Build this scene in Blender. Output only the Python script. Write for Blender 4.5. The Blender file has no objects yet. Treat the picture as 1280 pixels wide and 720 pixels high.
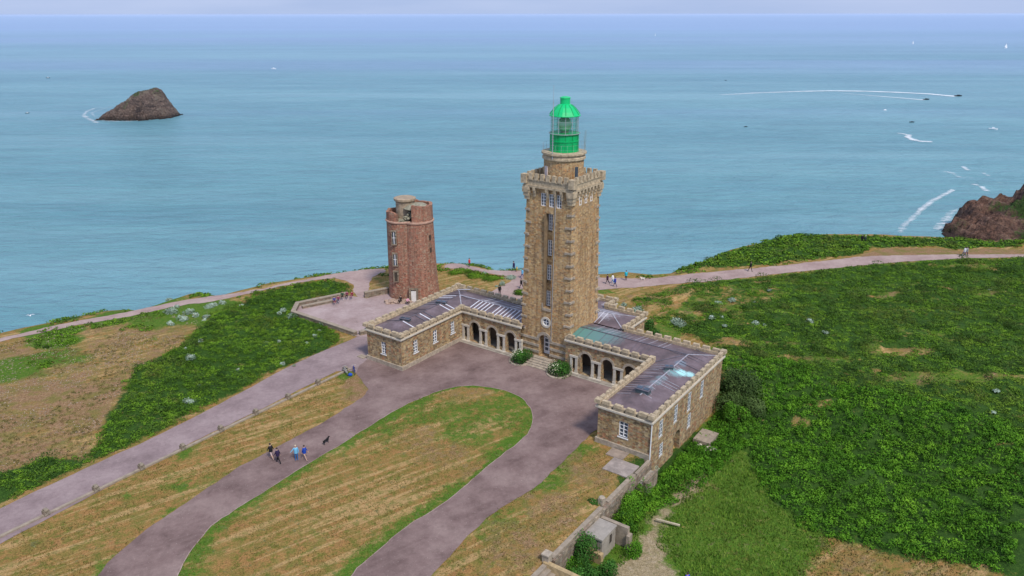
import bpy, math, random
import numpy as np
from mathutils import Vector
rnd = random.Random(7); rg = np.random.default_rng(11)
S = bpy.context.scene; COL = S.collection
# ------------------------------------------------------------------ camera model / frames
FPX, HC, TH = 950.321, 42.07, math.radians(-35.656)
X0, Y0 = 6.238, 91.442
PIT = math.atan((360-17)/FPX)
Fv = np.array([0, math.cos(PIT), -math.sin(PIT)]); Rv = np.array([1., 0, 0]); Uv = np.cross(Rv, Fv)
CA = np.array([math.cos(TH), math.sin(TH)]); CB = np.array([math.sin(TH), -math.cos(TH)])
SEA = -68.0
def bp(x, y, z=0.):
    d = Fv + Rv*(x-640)/FPX - Uv*(y-360)/FPX
    return np.array([0, 0, HC]) + d*(z-HC)/d[2]
def onY(x, y, Y):
    d = Fv + Rv*(x-640)/FPX - Uv*(y-360)/FPX
    return np.array([0, 0, HC]) + d*Y/d[1]
def loc2w(a, b, z=0.):
    q = np.array([X0, Y0]) + CA*a + CB*b
    return np.array([q[0], q[1], z])
def w2loc(x, y):
    dx, dy = x-X0, y-Y0
    return dx*CA[0]+dy*CA[1], dx*CB[0]+dy*CB[1]
def sst(e0, e1, x):
    t = np.clip((x-e0)/(e1-e0), 0, 1); return t*t*(3-2*t)
# ------------------------------------------------------------------ numpy noise
_T = rg.random((256, 256))
def vn(x, y):
    x = np.asarray(x, float); y = np.asarray(y, float)
    xi = np.floor(x).astype(int); yi = np.floor(y).astype(int)
    fx = x-xi; fy = y-yi; fx = fx*fx*(3-2*fx); fy = fy*fy*(3-2*fy)
    g = lambda i, j: _T[i & 255, j & 255]
    return (g(xi, yi)*(1-fx)+g(xi+1, yi)*fx)*(1-fy) + (g(xi, yi+1)*(1-fx)+g(xi+1, yi+1)*fx)*fy
def fbm(x, y, s, o=4):
    r = 0; a = .5; t = 0
    for k in range(o):
        r = r + a*vn(x/s+17.3*k, y/s+9.1*k); t += a; a *= .5; s *= .5
    return r/t
# ------------------------------------------------------------------ materials
def new_mat(name):
    m = bpy.data.materials.new(name); m.use_nodes = True
    nt = m.node_tree; nt.nodes.clear()
    o = nt.nodes.new('ShaderNodeOutputMaterial'); b = nt.nodes.new('ShaderNodeBsdfPrincipled')
    nt.links.new(b.outputs[0], o.inputs[0])
    return m, nt, b
class NT:
    def __init__(s, nt): s.nt = nt
    def n(s, t, **kw):
        nd = s.nt.nodes.new(t)
        for k, v in kw.items(): setattr(nd, k, v)
        return nd
    def l(s, a, b): s.nt.links.new(a, b)
    def val(s, sock, v):
        if hasattr(v, 'links') or isinstance(v, bpy.types.NodeSocket): s.l(v, sock)
        else: sock.default_value = v
    def noise(s, vec, scale, detail=4, rough=.6, dist=0., dim='3D'):
        n = s.n('ShaderNodeTexNoise', noise_dimensions=dim)
        n.inputs['Scale'].default_value = scale; n.inputs['Detail'].default_value = detail
        n.inputs['Roughness'].default_value = rough; n.inputs['Distortion'].default_value = dist
        if vec is not None: s.l(vec, n.inputs['Vector'])
        return n.outputs['Fac']
    def ramp(s, fac, stops, interp='LINEAR'):
        r = s.n('ShaderNodeValToRGB'); r.color_ramp.interpolation = interp
        e = r.color_ramp.elements
        while len(e) < len(stops): e.new(.5)
        for i, (p, c) in enumerate(stops):
            e[i].position = p; e[i].color = (*c, 1) if len(c) == 3 else c
        s.l(fac, r.inputs[0]); return r.outputs[0]
    def mix(s, f, a, b, mode='MIX'):
        m = s.n('ShaderNodeMix', data_type='RGBA', blend_type=mode)
        s.val(m.inputs[0], f)
        for i, c in ((6, a), (7, b)):
            s.val(m.inputs[i], (*c, 1) if isinstance(c, tuple) and len(c) == 3 else c)
        return m.outputs[2]
    def math(s, op, a, b=0., clamp=False):
        m = s.n('ShaderNodeMath', operation=op, use_clamp=clamp); s.val(m.inputs[0], a); s.val(m.inputs[1], b)
        return m.outputs[0]
    def mapr(s, v, a, b, c=0., d=1.):
        m = s.n('ShaderNodeMapRange'); s.l(v, m.inputs[0])
        for i, q in enumerate((a, b, c, d)): m.inputs[i+1].default_value = q
        return m.outputs[0]
    def rotscale(s, vec, ang, scale):
        return s.mapping(s.mapping(vec, (1, 1, 1), (0, 0, ang)), scale)
    def mapping(s, vec, scale=(1, 1, 1), rot=(0, 0, 0), loc=(0, 0, 0)):
        m = s.n('ShaderNodeMapping'); s.l(vec, m.inputs[0]); m.inputs['Scale'].default_value = scale
        m.inputs['Rotation'].default_value = rot; m.inputs['Location'].default_value = loc
        return m.outputs[0]
    def bump(s, h, strength, dist, bsdf):
        b = s.n('ShaderNodeBump'); s.l(h, b.inputs['Height']); b.inputs['Strength'].default_value = strength
        b.inputs['Distance'].default_value = dist; s.l(b.outputs[0], bsdf.inputs['Normal'])
def g3(v): return (v, v, v)
def simple(name, col, rough=.7, var=.25, scale=1.5, metal=0., bump=0., spec=.5):
    m, nt, b = new_mat(name); N = NT(nt)
    tc = N.n('ShaderNodeTexCoord')
    f = N.noise(tc.outputs['Object'], scale, 5, .65)
    c = N.ramp(f, [(.3, tuple(x*(1-var) for x in col)), (.7, tuple(min(1, x*(1+var)) for x in col))])
    N.l(c, b.inputs['Base Color']); b.inputs['Roughness'].default_value = rough; b.inputs['Metallic'].default_value = metal
    b.inputs['Specular IOR Level'].default_value = spec
    if bump: N.bump(f, 1., bump, b)
    return m
def rubble(name, pal, sx, sz, mortar=(.36, .31, .24), rnds=.75, bump=.02, stain=(.12, .10, .07), stainamt=.5, mw=.06):
    m, nt, b = new_mat(name); N = NT(nt)
    uv = N.n('ShaderNodeUVMap').outputs[0]
    wob = N.n('ShaderNodeTexNoise'); wob.inputs['Scale'].default_value = 3; N.l(uv, wob.inputs['Vector'])
    off = N.n('ShaderNodeVectorMath', operation='MULTIPLY_ADD'); N.l(wob.outputs['Color'], off.inputs[0])
    off.inputs[1].default_value = (.06, .06, 0); N.l(uv, off.inputs[2])
    mp = N.mapping(off.outputs[0], (1/sx, 1/sz, 1))
    v1 = N.n('ShaderNodeTexVoronoi', voronoi_dimensions='2D'); v1.inputs['Scale'].default_value = 1; v1.inputs['Randomness'].default_value = rnds
    v2 = N.n('ShaderNodeTexVoronoi', voronoi_dimensions='2D', feature='DISTANCE_TO_EDGE'); v2.inputs['Scale'].default_value = 1; v2.inputs['Randomness'].default_value = rnds
    N.l(mp, v1.inputs['Vector']); N.l(mp, v2.inputs['Vector'])
    sp = N.n('ShaderNodeSeparateColor'); N.l(v1.outputs['Color'], sp.inputs[0])
    k = len(pal); c = N.ramp(sp.outputs[0], [((i+.0)/k, p) for i, p in enumerate(pal)], 'CONSTANT')
    br = N.mapr(sp.outputs[1], 0, 1, .8, 1.2)
    hs = N.n('ShaderNodeHueSaturation'); N.l(br, hs.inputs['Value']); N.l(c, hs.inputs['Color']); c = hs.outputs[0]
    big = N.noise(uv, .35, 5, .65); c = N.mix(N.mapr(big, .5, .72, 0, stainamt), c, stain)
    big2 = N.noise(uv, .9, 4, .6); c = N.mix(N.mapr(big2, .48, .75, 0, .35), c, mortar)
    stk = N.noise(N.mapping(uv, (1.4, .10, 1)), 1., 5, .65); c = N.mix(N.mapr(stk, .46, .66, 0, .75), c, N.mix(1., c, (.5, .45, .40), 'MULTIPLY'))
    mo = N.mapr(v2.outputs['Distance'], mw*.4, mw, 1, 0)
    c = N.mix(N.math('MULTIPLY', mo, .75), c, mortar)
    fine = N.noise(uv, 9, 3, .6); c = N.mix(.45, c, N.mix(1, c, N.ramp(fine, [(.3, g3(.55)), (.7, g3(1.4))]), 'MULTIPLY'))
    N.l(c, b.inputs['Base Color']); b.inputs['Roughness'].default_value = .9; b.inputs['Specular IOR Level'].default_value = .2
    h = N.math('ADD', N.math('MULTIPLY', mo, -1.), fine)
    N.bump(h, .8, bump, b)
    return m
M = {}
M['stone'] = rubble('tower_stone', [(.47, .295, .135), (.39, .245, .115), (.50, .345, .165), (.31, .20, .11), (.43, .30, .17), (.48, .265, .115), (.54, .385, .20)], .30, .17, mortar=(.45, .33, .21), stain=(.27, .18, .10), stainamt=.35)
M['stone_wing'] = rubble('wing_stone', [(.40, .27, .13), (.28, .19, .10), (.44, .33, .18), (.22, .155, .095), (.35, .27, .17), (.38, .19, .10), (.47, .35, .19)], .34, .19, mortar=(.38, .30, .20), stain=(.25, .18, .10), stainamt=.4)
M['brick'] = rubble('old_brick', [(.36, .15, .095), (.29, .115, .075), (.38, .19, .12), (.23, .11, .075), (.38, .25, .17), (.33, .13, .085), (.36, .16, .10)], .34, .17, mortar=(.36, .27, .2), stain=(.24, .19, .13), stainamt=.6, mw=.08)
M['drywall'] = rubble('retaining_stone', [(.30, .24, .17), (.22, .18, .13), (.36, .29, .21), (.28, .2, .15), (.27, .23, .18)], .45, .25, mortar=(.2, .17, .13), bump=.03)
M['granite'] = simple('granite_ashlar', (.36, .30, .23), .85, .35, 2.5, bump=.01, spec=.2)
M['granite_tan'] = simple('granite_merlon', (.42, .335, .225), .85, .42, 2.6, bump=.015, spec=.2)
M['granite_pale'] = simple('granite_cornice', (.52, .47, .39), .85, .2, 2.5, spec=.2)
M['pinkwall'] = simple('pink_coping', (.30, .245, .185), .9, .25, 2.0, bump=.01, spec=.2)
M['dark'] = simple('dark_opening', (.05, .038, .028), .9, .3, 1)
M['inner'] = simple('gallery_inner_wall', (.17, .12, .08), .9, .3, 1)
M['innerwood'] = simple('gallery_door_wood', (.22, .09, .05), .6, .3, 3)
M['white'] = simple('white_paint', (.78, .77, .76), .5, .06, 3)
M['glass'] = simple('window_glass', (.045, .07, .10), .08, .4, .6, spec=.6)
M['green'] = simple('green_enamel', (.0, .36, .10), .35, .12, 1.2, spec=.4)
M['steel'] = simple('galvanised_steel', (.5, .5, .5), .4, .15, 3, metal=.6)
M['concrete'] = simple('weathered_concrete', (.31, .27, .22), .9, .3, 1.2, bump=.01)
M['ochre'] = simple('lichen_stone', (.40, .29, .15), .9, .35, 2.5, bump=.01)
M['skylight'] = simple('skylight_box', (.06, .09, .10), .3, .4, 1.5)
M['foamwhite'] = simple('white_gelcoat', (.85, .86, .88), .4, .05, 2)
M['darkhull'] = simple('dark_hull', (.03, .035, .045), .4, .2, 2)
M['rubber'] = simple('tyre_rubber', (.02, .02, .02), .8, .2, 3)
def hexmat(name, col, rough=.8): 
    if name not in M: M[name] = simple(name, col, rough, .12, 4, spec=.2)
    return M[name]
STR = math.radians(36)
def paving(name, c1, c2, c3, sc=.25, edge=None):
    m, nt, b = new_mat(name); N = NT(nt)
    P = N.n('ShaderNodeNewGeometry').outputs['Position']
    n1 = N.noise(P, sc, 6, .6); n2 = N.noise(P, 2.2, 5, .7); n3 = N.noise(N.rotscale(P, -STR, (.12, 1.1, 1)), .8, 4, .6)
    c = N.ramp(n1, [(.35, c1), (.5, c2), (.65, c3)])
    c = N.mix(N.mapr(n3, .45, .7, 0, .45), c, c3)
    c = N.mix(.6, c, N.mix(1, c, N.ramp(n2, [(.25, g3(.72)), (.75, g3(1.22))]), 'MULTIPLY'))
    n5 = N.noise(P, .9, 7, .75, .5); c = N.mix(N.mapr(n5, .55, .68, 0, .5), c, N.mix(1., c, (.62, .62, .6), 'MULTIPLY')); c = N.mix(N.mapr(n5, .30, .42, .45, 0), c, c3)
    sp = N.noise(P, 7, 2, .8); c = N.mix(N.mapr(sp, .66, .72, 0, .5), c, (.5, .42, .36))
    N.l(c, b.inputs['Base Color']); b.inputs['Roughness'].default_value = .92; b.inputs['Specular IOR Level'].default_value = .2
    N.bump(n2, .5, .03, b)
    return m
M['drive'] = paving('pink_asphalt', (.135, .088, .08), (.195, .132, .12), (.255, .182, .163))
M['road'] = paving('pale_pink_asphalt', (.205, .15, .148), (.26, .192, .19), (.315, .24, .234))
M['path'] = paving('pink_gravel_path', (.29, .20, .18), (.35, .25, .225), (.40, .30, .265))
M['court'] = paving('terrace_paving', (.29, .21, .195), (.35, .262, .25), (.41, .32, .305))
def roofmat(name, teal):
    m, nt, b = new_mat(name); N = NT(nt)
    O = N.n('ShaderNodeTexCoord').outputs['Object']
    n1 = N.noise(O, .5, 5, .6); n2 = N.noise(O, 3, 4, .7)
    c = N.ramp(n1, [(.3, (.085, .062, .064)), (.5, (.135, .095, .10)), (.7, (.195, .147, .16))])
    c = N.mix(.5, c, N.mix(1, c, N.ramp(n2, [(.3, g3(.7)), (.7, g3(1.3))]), 'MULTIPLY'))
    for (px, py, r, col, amt) in teal:
        d = N.n('ShaderNodeVectorMath', operation='DISTANCE'); mp = N.mapping(O, (1, 1, 0)); N.l(mp, d.inputs[0]); d.inputs[1].default_value = (px, py, 0)
        f = N.math('ADD', N.math('DIVIDE', d.outputs['Value'], r), N.mapr(n2, .2, .8, -.45, .45))
        c = N.mix(N.mapr(f, .5, 1.1, amt, 0), c, col)
    N.l(c, b.inputs['Base Color']); b.inputs['Roughness'].default_value = .55; b.inputs['Metallic'].default_value = .0
    N.bump(n2, .4, .02, b); return m
M['seam'] = simple('roof_seam', (.11, .10, .12), .6, .3, 1)
M['streak'] = simple('white_roof_rib', (.66, .66, .71), .6, .12, 2)  # white base colour for some of the raised roof seams
M['streak2'] = simple('pale_roof_streak', (.34, .33, .37), .6, .3, 2)
# foliage with per-leaf tint
def leafmat(name, dark, mid, light, nscale=.35, huen=None, dead=None):
    m, nt, b = new_mat(name); N = NT(nt)
    at = N.n('ShaderNodeAttribute', attribute_name='tint')
    P = N.n('ShaderNodeNewGeometry').outputs['Position']
    n1 = N.noise(P, nscale, 4, .6)
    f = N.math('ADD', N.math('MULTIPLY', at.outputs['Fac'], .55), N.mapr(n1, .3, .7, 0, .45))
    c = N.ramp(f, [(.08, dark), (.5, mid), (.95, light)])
    if huen:
        n2 = N.noise(P, .12, 3, .6); c = N.mix(N.mapr(n2, .5, .68, 0, .55), c, huen)
    if dead:
        n2 = N.noise(N.mapping(P, (.6, 1.6, 1)), .45, 4, .7); c = N.mix(N.mapr(n2, .58, .70, 0, .6), c, dead)
    shd = N.noise(N.mapping(P, (.7, 1.5, 1), loc=(40, 7, 0)), .55, 4, .6); c = N.mix(N.mapr(shd, .42, .56, .75, 0), c, N.mix(1., c, (.45, .5, .45), 'MULTIPLY'))  # cushion shading painted into the leaf colour as a dark noise mottle
    N.l(c, b.inputs['Base Color']); b.inputs['Roughness'].default_value = .75; b.inputs['Specular IOR Level'].default_value = .15
    return m
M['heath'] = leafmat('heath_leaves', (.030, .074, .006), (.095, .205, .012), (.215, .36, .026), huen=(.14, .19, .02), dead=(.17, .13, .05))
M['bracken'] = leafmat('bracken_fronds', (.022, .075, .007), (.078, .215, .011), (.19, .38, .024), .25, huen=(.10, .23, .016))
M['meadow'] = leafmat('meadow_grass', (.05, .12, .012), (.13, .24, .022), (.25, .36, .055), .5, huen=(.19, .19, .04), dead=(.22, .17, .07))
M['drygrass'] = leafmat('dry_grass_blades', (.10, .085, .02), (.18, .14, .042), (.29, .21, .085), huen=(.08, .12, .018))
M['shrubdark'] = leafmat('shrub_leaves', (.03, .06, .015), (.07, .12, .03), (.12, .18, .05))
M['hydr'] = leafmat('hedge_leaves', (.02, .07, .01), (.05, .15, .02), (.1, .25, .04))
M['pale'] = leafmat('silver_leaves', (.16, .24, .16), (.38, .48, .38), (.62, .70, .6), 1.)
M['flower'] = leafmat('cream_petals', (.5, .52, .3), (.7, .7, .5), (.85, .85, .7))
# ------------------------------------------------------------------ mesh builder
class MB:
    def __init__(s): s.v = []; s.f = []; s.m = []
    def face(s, pts, mat=0):
        i = len(s.v); s.v += [tuple(map(float, p)) for p in pts]; s.f.append(tuple(range(i, i+len(pts)))); s.m.append(mat)
    def box(s, x0, x1, y0, y1, z0, z1, mat=0):
        p = [(x, y, z) for z in (z0, z1) for x, y in ((x0, y0), (x1, y0), (x1, y1), (x0, y1))]
        i = len(s.v); s.v += p
        for q in ((0, 3, 2, 1), (4, 5, 6, 7), (0, 1, 5, 4), (1, 2, 6, 5), (2, 3, 7, 6), (3, 0, 4, 7)):
            s.f.append(tuple(i+k for k in q)); s.m.append(mat)
    def obox(s, c, ux, hx, hy, z0, z1, mat=0, tz=0.):   # oriented box, ux unit dir
        uy = (-ux[1], ux[0]); i = len(s.v)
        for z, k in ((z0, 1.), (z1, 1.-tz)):
            for a, b in ((-1, -1), (1, -1), (1, 1), (-1, 1)):
                s.v.append((c[0]+ux[0]*hx*a*k+uy[0]*hy*b*k, c[1]+ux[1]*hx*a*k+uy[1]*hy*b*k, z))
        for q in ((0, 3, 2, 1), (4, 5, 6, 7), (0, 1, 5, 4), (1, 2, 6, 5), (2, 3, 7, 6), (3, 0, 4, 7)):
            s.f.append(tuple(i+k for k in q)); s.m.append(mat)
    def lathe(s, cx, cy, prof, n=32, mat=0, a0=0., a1=2*math.pi, cap=True):
        full = abs(a1-a0-2*math.pi) < 1e-6; k = n if full else n+1; i = len(s.v)
        for r, z in prof:
            for j in range(k):
                t = a0+(a1-a0)*j/n; s.v.append((cx+r*math.cos(t), cy+r*math.sin(t), z))
        for q in range(len(prof)-1):
            for j in range(n):
                j2 = (j+1) % k; s.f.append((i+q*k+j, i+q*k+j2, i+(q+1)*k+j2, i+(q+1)*k+j)); s.m.append(mat)
        if cap and full:
            s.f.append(tuple(i+(len(prof)-1)*k+j for j in range(k))); s.m.append(mat)
    def tube(s, p0, p1, r, n=6, mat=0, r1=None):
        p0 = Vector(p0); p1 = Vector(p1); d = (p1-p0).normalized(); a = d.orthogonal().normalized(); b = d.cross(a); i = len(s.v)
        for p, rr in ((p0, r), (p1, r if r1 is None else r1)):
            for j in range(n):
                t = 2*math.pi*j/n; s.v.append(tuple(p+a*rr*math.cos(t)+b*rr*math.sin(t)))
        for j in range(n): s.f.append((i+j, i+(j+1) % n, i+n+(j+1) % n, i+n+j)); s.m.append(mat)
        s.f.append(tuple(i+j for j in range(n))[::-1]); s.m.append(mat); s.f.append(tuple(i+n+j for j in range(n))); s.m.append(mat)
    def sphere(s, c, r, n=10, m=6, mat=0, sc=(1, 1, 1)):
        i = len(s.v)
        for a in range(m+1):
            ph = math.pi*a/m
            for j in range(n):
                t = 2*math.pi*j/n; s.v.append((c[0]+r*sc[0]*math.sin(ph)*math.cos(t), c[1]+r*sc[1]*math.sin(ph)*math.sin(t), c[2]+r*sc[2]*math.cos(ph)))
        for a in range(m):
            for j in range(n): s.f.append((i+a*n+j, i+(a+1)*n+j, i+(a+1)*n+(j+1) % n, i+a*n+(j+1) % n)); s.m.append(mat)
    def build(s, name, mats, parent=None, smooth=False, org=(0, 0, 0)):
        me = bpy.data.meshes.new(name)
        vv = [(a-org[0], b-org[1], c-org[2]) for a, b, c in s.v]
        me.from_pydata(vv, [], s.f)
        for mt in (mats if isinstance(mats, (list, tuple)) else [mats]): me.materials.append(mt)
        me.polygons.foreach_set('material_index', s.m)
        if smooth: me.polygons.foreach_set('use_smooth', [True]*len(s.f))
        uv = me.uv_layers.new(name='UVMap'); k = 0; d = []
        for f in s.f:
            p = [Vector(s.v[i]) for i in f]; nrm = Vector((0, 0, 0))
            for a in range(1, len(p)-1): nrm += (p[a]-p[0]).cross(p[a+1]-p[0])
            if nrm.length > 0: nrm.normalize()
            if abs(nrm.z) > .8 or (nrm.x == 0 and nrm.y == 0):
                for q in p: d += [q.x, q.y]
            else:
                t = Vector((-nrm.y, nrm.x, 0)).normalized(); o = nrm.x*7.3+nrm.y*3.1
                for q in p: d += [q.dot(t)+o, q.z]
        uv.data.foreach_set('uv', d)
        me.validate(); me.update()
        o = bpy.data.objects.new(name, me); COL.objects.link(o)
        if parent: o.parent = parent
        return o
def tag(o, label=None, cat=None, group=None, kind=None):
    if label: o['label'] = label
    if cat: o['category'] = cat
    if group: o['group'] = group
    if kind: o['kind'] = kind
    return o
def thing(name, label, cat, loc=(0, 0, 0), rz=0., group=None):
    o = bpy.data.objects.new(name, None); COL.objects.link(o); o.location = loc; o.rotation_euler = (0, 0, rz)
    o.empty_display_size = .5
    return tag(o, label, cat, group)
def fastmesh(name, verts, faces4, mat, tint=None, kind=None, smooth=False, parent=None):
    me = bpy.data.meshes.new(name); nv = len(verts); nf = len(faces4); k = faces4.shape[1]
    me.vertices.add(nv); me.vertices.foreach_set('co', verts.astype(np.float32).ravel())
    me.loops.add(nf*k); me.loops.foreach_set('vertex_index', faces4.astype(np.int32).ravel())
    me.polygons.add(nf); me.polygons.foreach_set('loop_start', np.arange(0, nf*k, k, dtype=np.int32))
    me.polygons.foreach_set('loop_total', np.full(nf, k, np.int32))
    if smooth: me.polygons.foreach_set('use_smooth', np.ones(nf, bool))
    me.update(calc_edges=True)
    if tint is not None:
        a = me.attributes.new('tint', 'FLOAT', 'POINT'); a.data.foreach_set('value', tint.astype(np.float32))
    me.materials.append(mat)
    o = bpy.data.objects.new(name, me); COL.objects.link(o)
    if parent: o.parent = parent
    if kind: o['kind'] = kind
    return o
# ------------------------------------------------------------------ polygons from the survey of the site
EDGE_PX = [(-160, 452), (-60, 430), (0, 414), (32, 406), (62, 400), (100, 391), (125, 384.5), (150, 383), (172, 385), (207, 373), (235, 364), (250, 363.5), (267, 368), (292, 361), (340, 349), (395, 340), (455, 334), (482, 331), (560, 326), (579, 328), (599, 330), (618, 336.5), (656, 336.5), (749, 340), (776, 337), (812, 340.7), (841, 338), (866, 329), (920, 310), (980, 296), (1000, 292), (1100, 291.5), (1180, 294), (1230, 298), (1280, 302), (1400, 306), (1560, 318)]
EW = np.array([bp(x, y)[:2] for x, y in EDGE_PX]); EW = EW[np.argsort(EW[:, 0])]
EW = np.vstack([[-200, EW[0, 1]-45], EW, [260, EW[-1, 1]+25]])
def edgeY(x): return np.interp(x, EW[:, 0], EW[:, 1])
def terrain(x, y):
    x = np.asarray(x, float); y = np.asarray(y, float)
    a, b = w2loc(x, y)
    e = 19.9+.85*sst(16.2, 16.5, b)
    dz = -2.5*sst(e, e+.5, a)*sst(-12, 1, b)*(1-sst(36, 75, a))
    return dz
def g(px, py):
    z = 0.
    for _ in range(6):
        q = bp(px, py, z); z = float(terrain(q[0], q[1]))
    return np.array([q[0], q[1]])
def PX(pts): return np.array([g(x, y) for x, y in pts])
P_PATHL = [(-120, 451), (0, 422.5), (57, 409), (100, 400), (160, 390), (212, 377.5), (250, 372), (320, 362.5), (355, 354), (395, 346.5), (417, 342.5), (430, 340), (478, 334.5), (484, 340), (470, 343), (462, 350), (459, 372), (444.5, 372), (442, 358), (434, 351), (419, 347.5), (395, 349.5), (365, 355), (320, 364.5), (265, 377.5), (225, 381), (175, 392.5), (125, 401), (62, 413), (0, 425.8), (-120, 456)]
P_ROADU = [(-120, 700), (0, 634), (100, 588), (200, 543), (300, 491), (350, 463), (400, 440), (447, 421), (470, 410), (520, 400), (520, 425), (500, 470), (470, 478), (430, 459.5), (390, 478.5), (345, 502), (275, 536), (230, 557), (175, 587), (105, 624), (0, 679), (-120, 742)]
P_DRIVE = [(40, 800), (80, 762), (122, 720), (137, 699), (165, 677), (190, 656), (232, 628), (270, 603), (300, 582), (350, 557), (400, 530), (440, 505), (462, 489), (455, 480), (442, 462), (470, 440), (560, 380), (640, 390), (740, 420), (850, 440), (830, 480), (746, 535), (716, 565), (690, 590), (664, 613), (611, 644), (576, 679), (537, 720), (500, 770), (380, 800)]
P_ISLE = [(190, 800), (205, 752), (220, 720), (232, 696), (254, 665), (280, 645), (306, 628), (335, 610), (400, 570), (465, 530), (500, 508), (525, 497.5), (550, 487.5), (575, 482), (600, 482), (637, 489), (655, 499), (667, 516), (666, 533), (655, 549), (620, 574), (585, 604), (541, 639), (515, 652), (462, 696), (438, 720), (400, 760), (370, 800)]
P_PATHB = [(556, 330), (572, 329), (589, 333), (608, 337.5), (628, 338.8), (656, 338.5), (700, 343), (749, 347), (776, 348), (812, 348.8), (840, 345), (902, 339), (960, 334.2), (1035, 326), (1077, 321), (1160, 319), (1280, 318.5), (1420, 318), (1560, 319), (1560, 322), (1420, 322), (1280, 322.3), (1210, 323), (1160, 326), (1122, 328), (1060, 334), (997, 340), (960, 344), (895, 351.5), (848, 354.5), (794, 360), (749, 362), (700, 370), (660, 375), (600, 372), (618, 362), (634, 354.5), (643, 347), (628, 344.7), (614, 342.3), (599, 339.4), (579, 335.5), (556, 336)]
P_HEATHL = [(110, 576), (118, 556), (135, 520), (152, 495), (172, 462), (200, 446), (225, 432), (255, 405), (262, 396), (285, 383), (320, 368), (352, 360), (385, 353), (415, 352), (432, 357), (438, 366), (400, 372), (366, 390), (400, 404), (428, 424), (405, 437), (350, 460), (300, 487), (200, 538), (100, 582), (0, 628), (-120, 690), (-120, 630), (0, 592), (60, 573)]
P_SOILU = [(1060, 326), (1077, 320), (1092, 312.5), (1122, 310.5), (1172, 310.5), (1197, 314), (1230, 311), (1280, 312.5), (1420, 314), (1420, 320), (1280, 320), (1160, 321)]
P_RIGHT = [(790, 375), (850, 357), (900, 353), (960, 346), (1060, 336), (1160, 328), (1280, 324), (1560, 324), (1560, 600), (1280, 640), (1150, 600), (1000, 520), (905, 440), (840, 410), (800, 392)]
P_BRACK = [(902, 449), (940, 450), (985, 458), (1068, 490), (1150, 500), (1280, 540), (1560, 640), (1560, 800), (1280, 725), (1222, 707), (1168, 699), (1110, 691), (1047, 674), (997, 655), (960, 622), (943, 587), (925, 560), (905, 545), (890, 520)]
P_BRACK2 = [(815, 575), (850, 555), (880, 535), (905, 545), (925, 562), (905, 572), (880, 590), (850, 600), (828, 622), (800, 640), (790, 665), (780, 640), (762, 625), (785, 602)]
P_TRACK = [(868, 592), (884, 596), (872, 612), (844, 638), (826, 660), (826, 685), (846, 715), (870, 780), (740, 790), (765, 722), (796, 680), (814, 650), (840, 618)]
P_HILL = [(866, 337), (870, 331), (920, 311), (975, 297), (1000, 293), (1280, 303), (1560, 318), (1560, 311), (1280, 310), (1230, 309), (1195, 313), (1172, 309), (1120, 309), (1090, 311), (1070, 319), (1030, 323), (960, 331), (900, 336)]
P_BARE = [(-200, 470), (0, 428), (120, 403), (200, 392), (262, 385), (262, 396), (225, 432), (172, 462), (135, 520), (110, 576), (60, 573), (0, 592), (-200, 660)]
POLY = {k: PX(v) for k, v in dict(pathl=P_PATHL, roadu=P_ROADU, drive=P_DRIVE, isle=P_ISLE, pathb=P_PATHB, heathl=P_HEATHL, soilu=P_SOILU, right=P_RIGHT, brack=P_BRACK, brack2=P_BRACK2, track=P_TRACK, hill=P_HILL, bare=P_BARE).items()}
TERR = np.array([loc2w(a, b)[:2] for a, b in ((-39.3, 11.5), (-41.6, 8.8), (-38.6, 1.2), (-35.5, .5), (-34.6, -3.2), (-26, -6), (-21, 0), (-21, 9), (-25.7, 11.9))])
POLY['terr'] = TERR
def sdf(poly, x, y):     # positive inside
    d = np.full(x.shape, 1e9); ins = np.zeros(x.shape, bool); n = len(poly)
    for i in range(n):
        ax, ay = poly[i]; bx, by = poly[(i+1) % n]; ex, ey = bx-ax, by-ay
        t = np.clip(((x-ax)*ex+(y-ay)*ey)/(ex*ex+ey*ey+1e-12), 0, 1)
        d = np.minimum(d, (x-ax-t*ex)**2+(y-ay-t*ey)**2)
        if ay != by:
            c = ((ay > y) != (by > y)) & (x < (bx-ax)*(y-ay)/(by-ay)+ax); ins ^= c
    d = np.sqrt(d); return np.where(ins, d, -d)
def roads_sdf(x, y):
    r = np.maximum(sdf(POLY['pathl'], x, y), sdf(POLY['roadu'], x, y))
    dr = np.minimum(sdf(POLY['drive'], x, y), -sdf(POLY['isle'], x, y))
    r = np.maximum(r, dr); r = np.maximum(r, sdf(POLY['pathb'], x, y)); return np.maximum(r, sdf(POLY['terr'], x, y))
def mound(x, y):
    return np.clip(fbm(x*.75, y*1.35, 3.2, 3)-.38, 0, 1)*2.1
def ground_z(x, y, rs=None):
    if rs is None: rs = roads_sdf(x, y)
    h = np.maximum.reduce([sdf(POLY['heathl'], x, y), sdf(POLY['right'], x, y), sdf(POLY['hill'], x, y), sdf(POLY['brack'], x, y)])
    veg = sst(-.5, 1.5, h)*sst(.3, 2.0, -rs)
    z = terrain(x, y) + veg*mound(x, y) 
    # mound by the brick tower
    q = loc2w(-33, -4); z = z + .9*np.exp(-(((x-q[0])/5.)**2+((y-q[1])/3.5)**2))*sst(0, 1.5, -rs)
    off = sst(.4, 2.5, -rs); z = z+off*(fbm(x, y, 6., 3)-.5)*.35*(w2loc(x, y)[0] < 20)
    d = y-edgeY(x)+(fbm(x, y, 9, 3)-.5)*3
    dd = np.clip(d+2.5, 0, None)
    return z - np.minimum(.10*dd**1.6+np.clip(d-3, 0, None)*1.3, 78)
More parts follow.
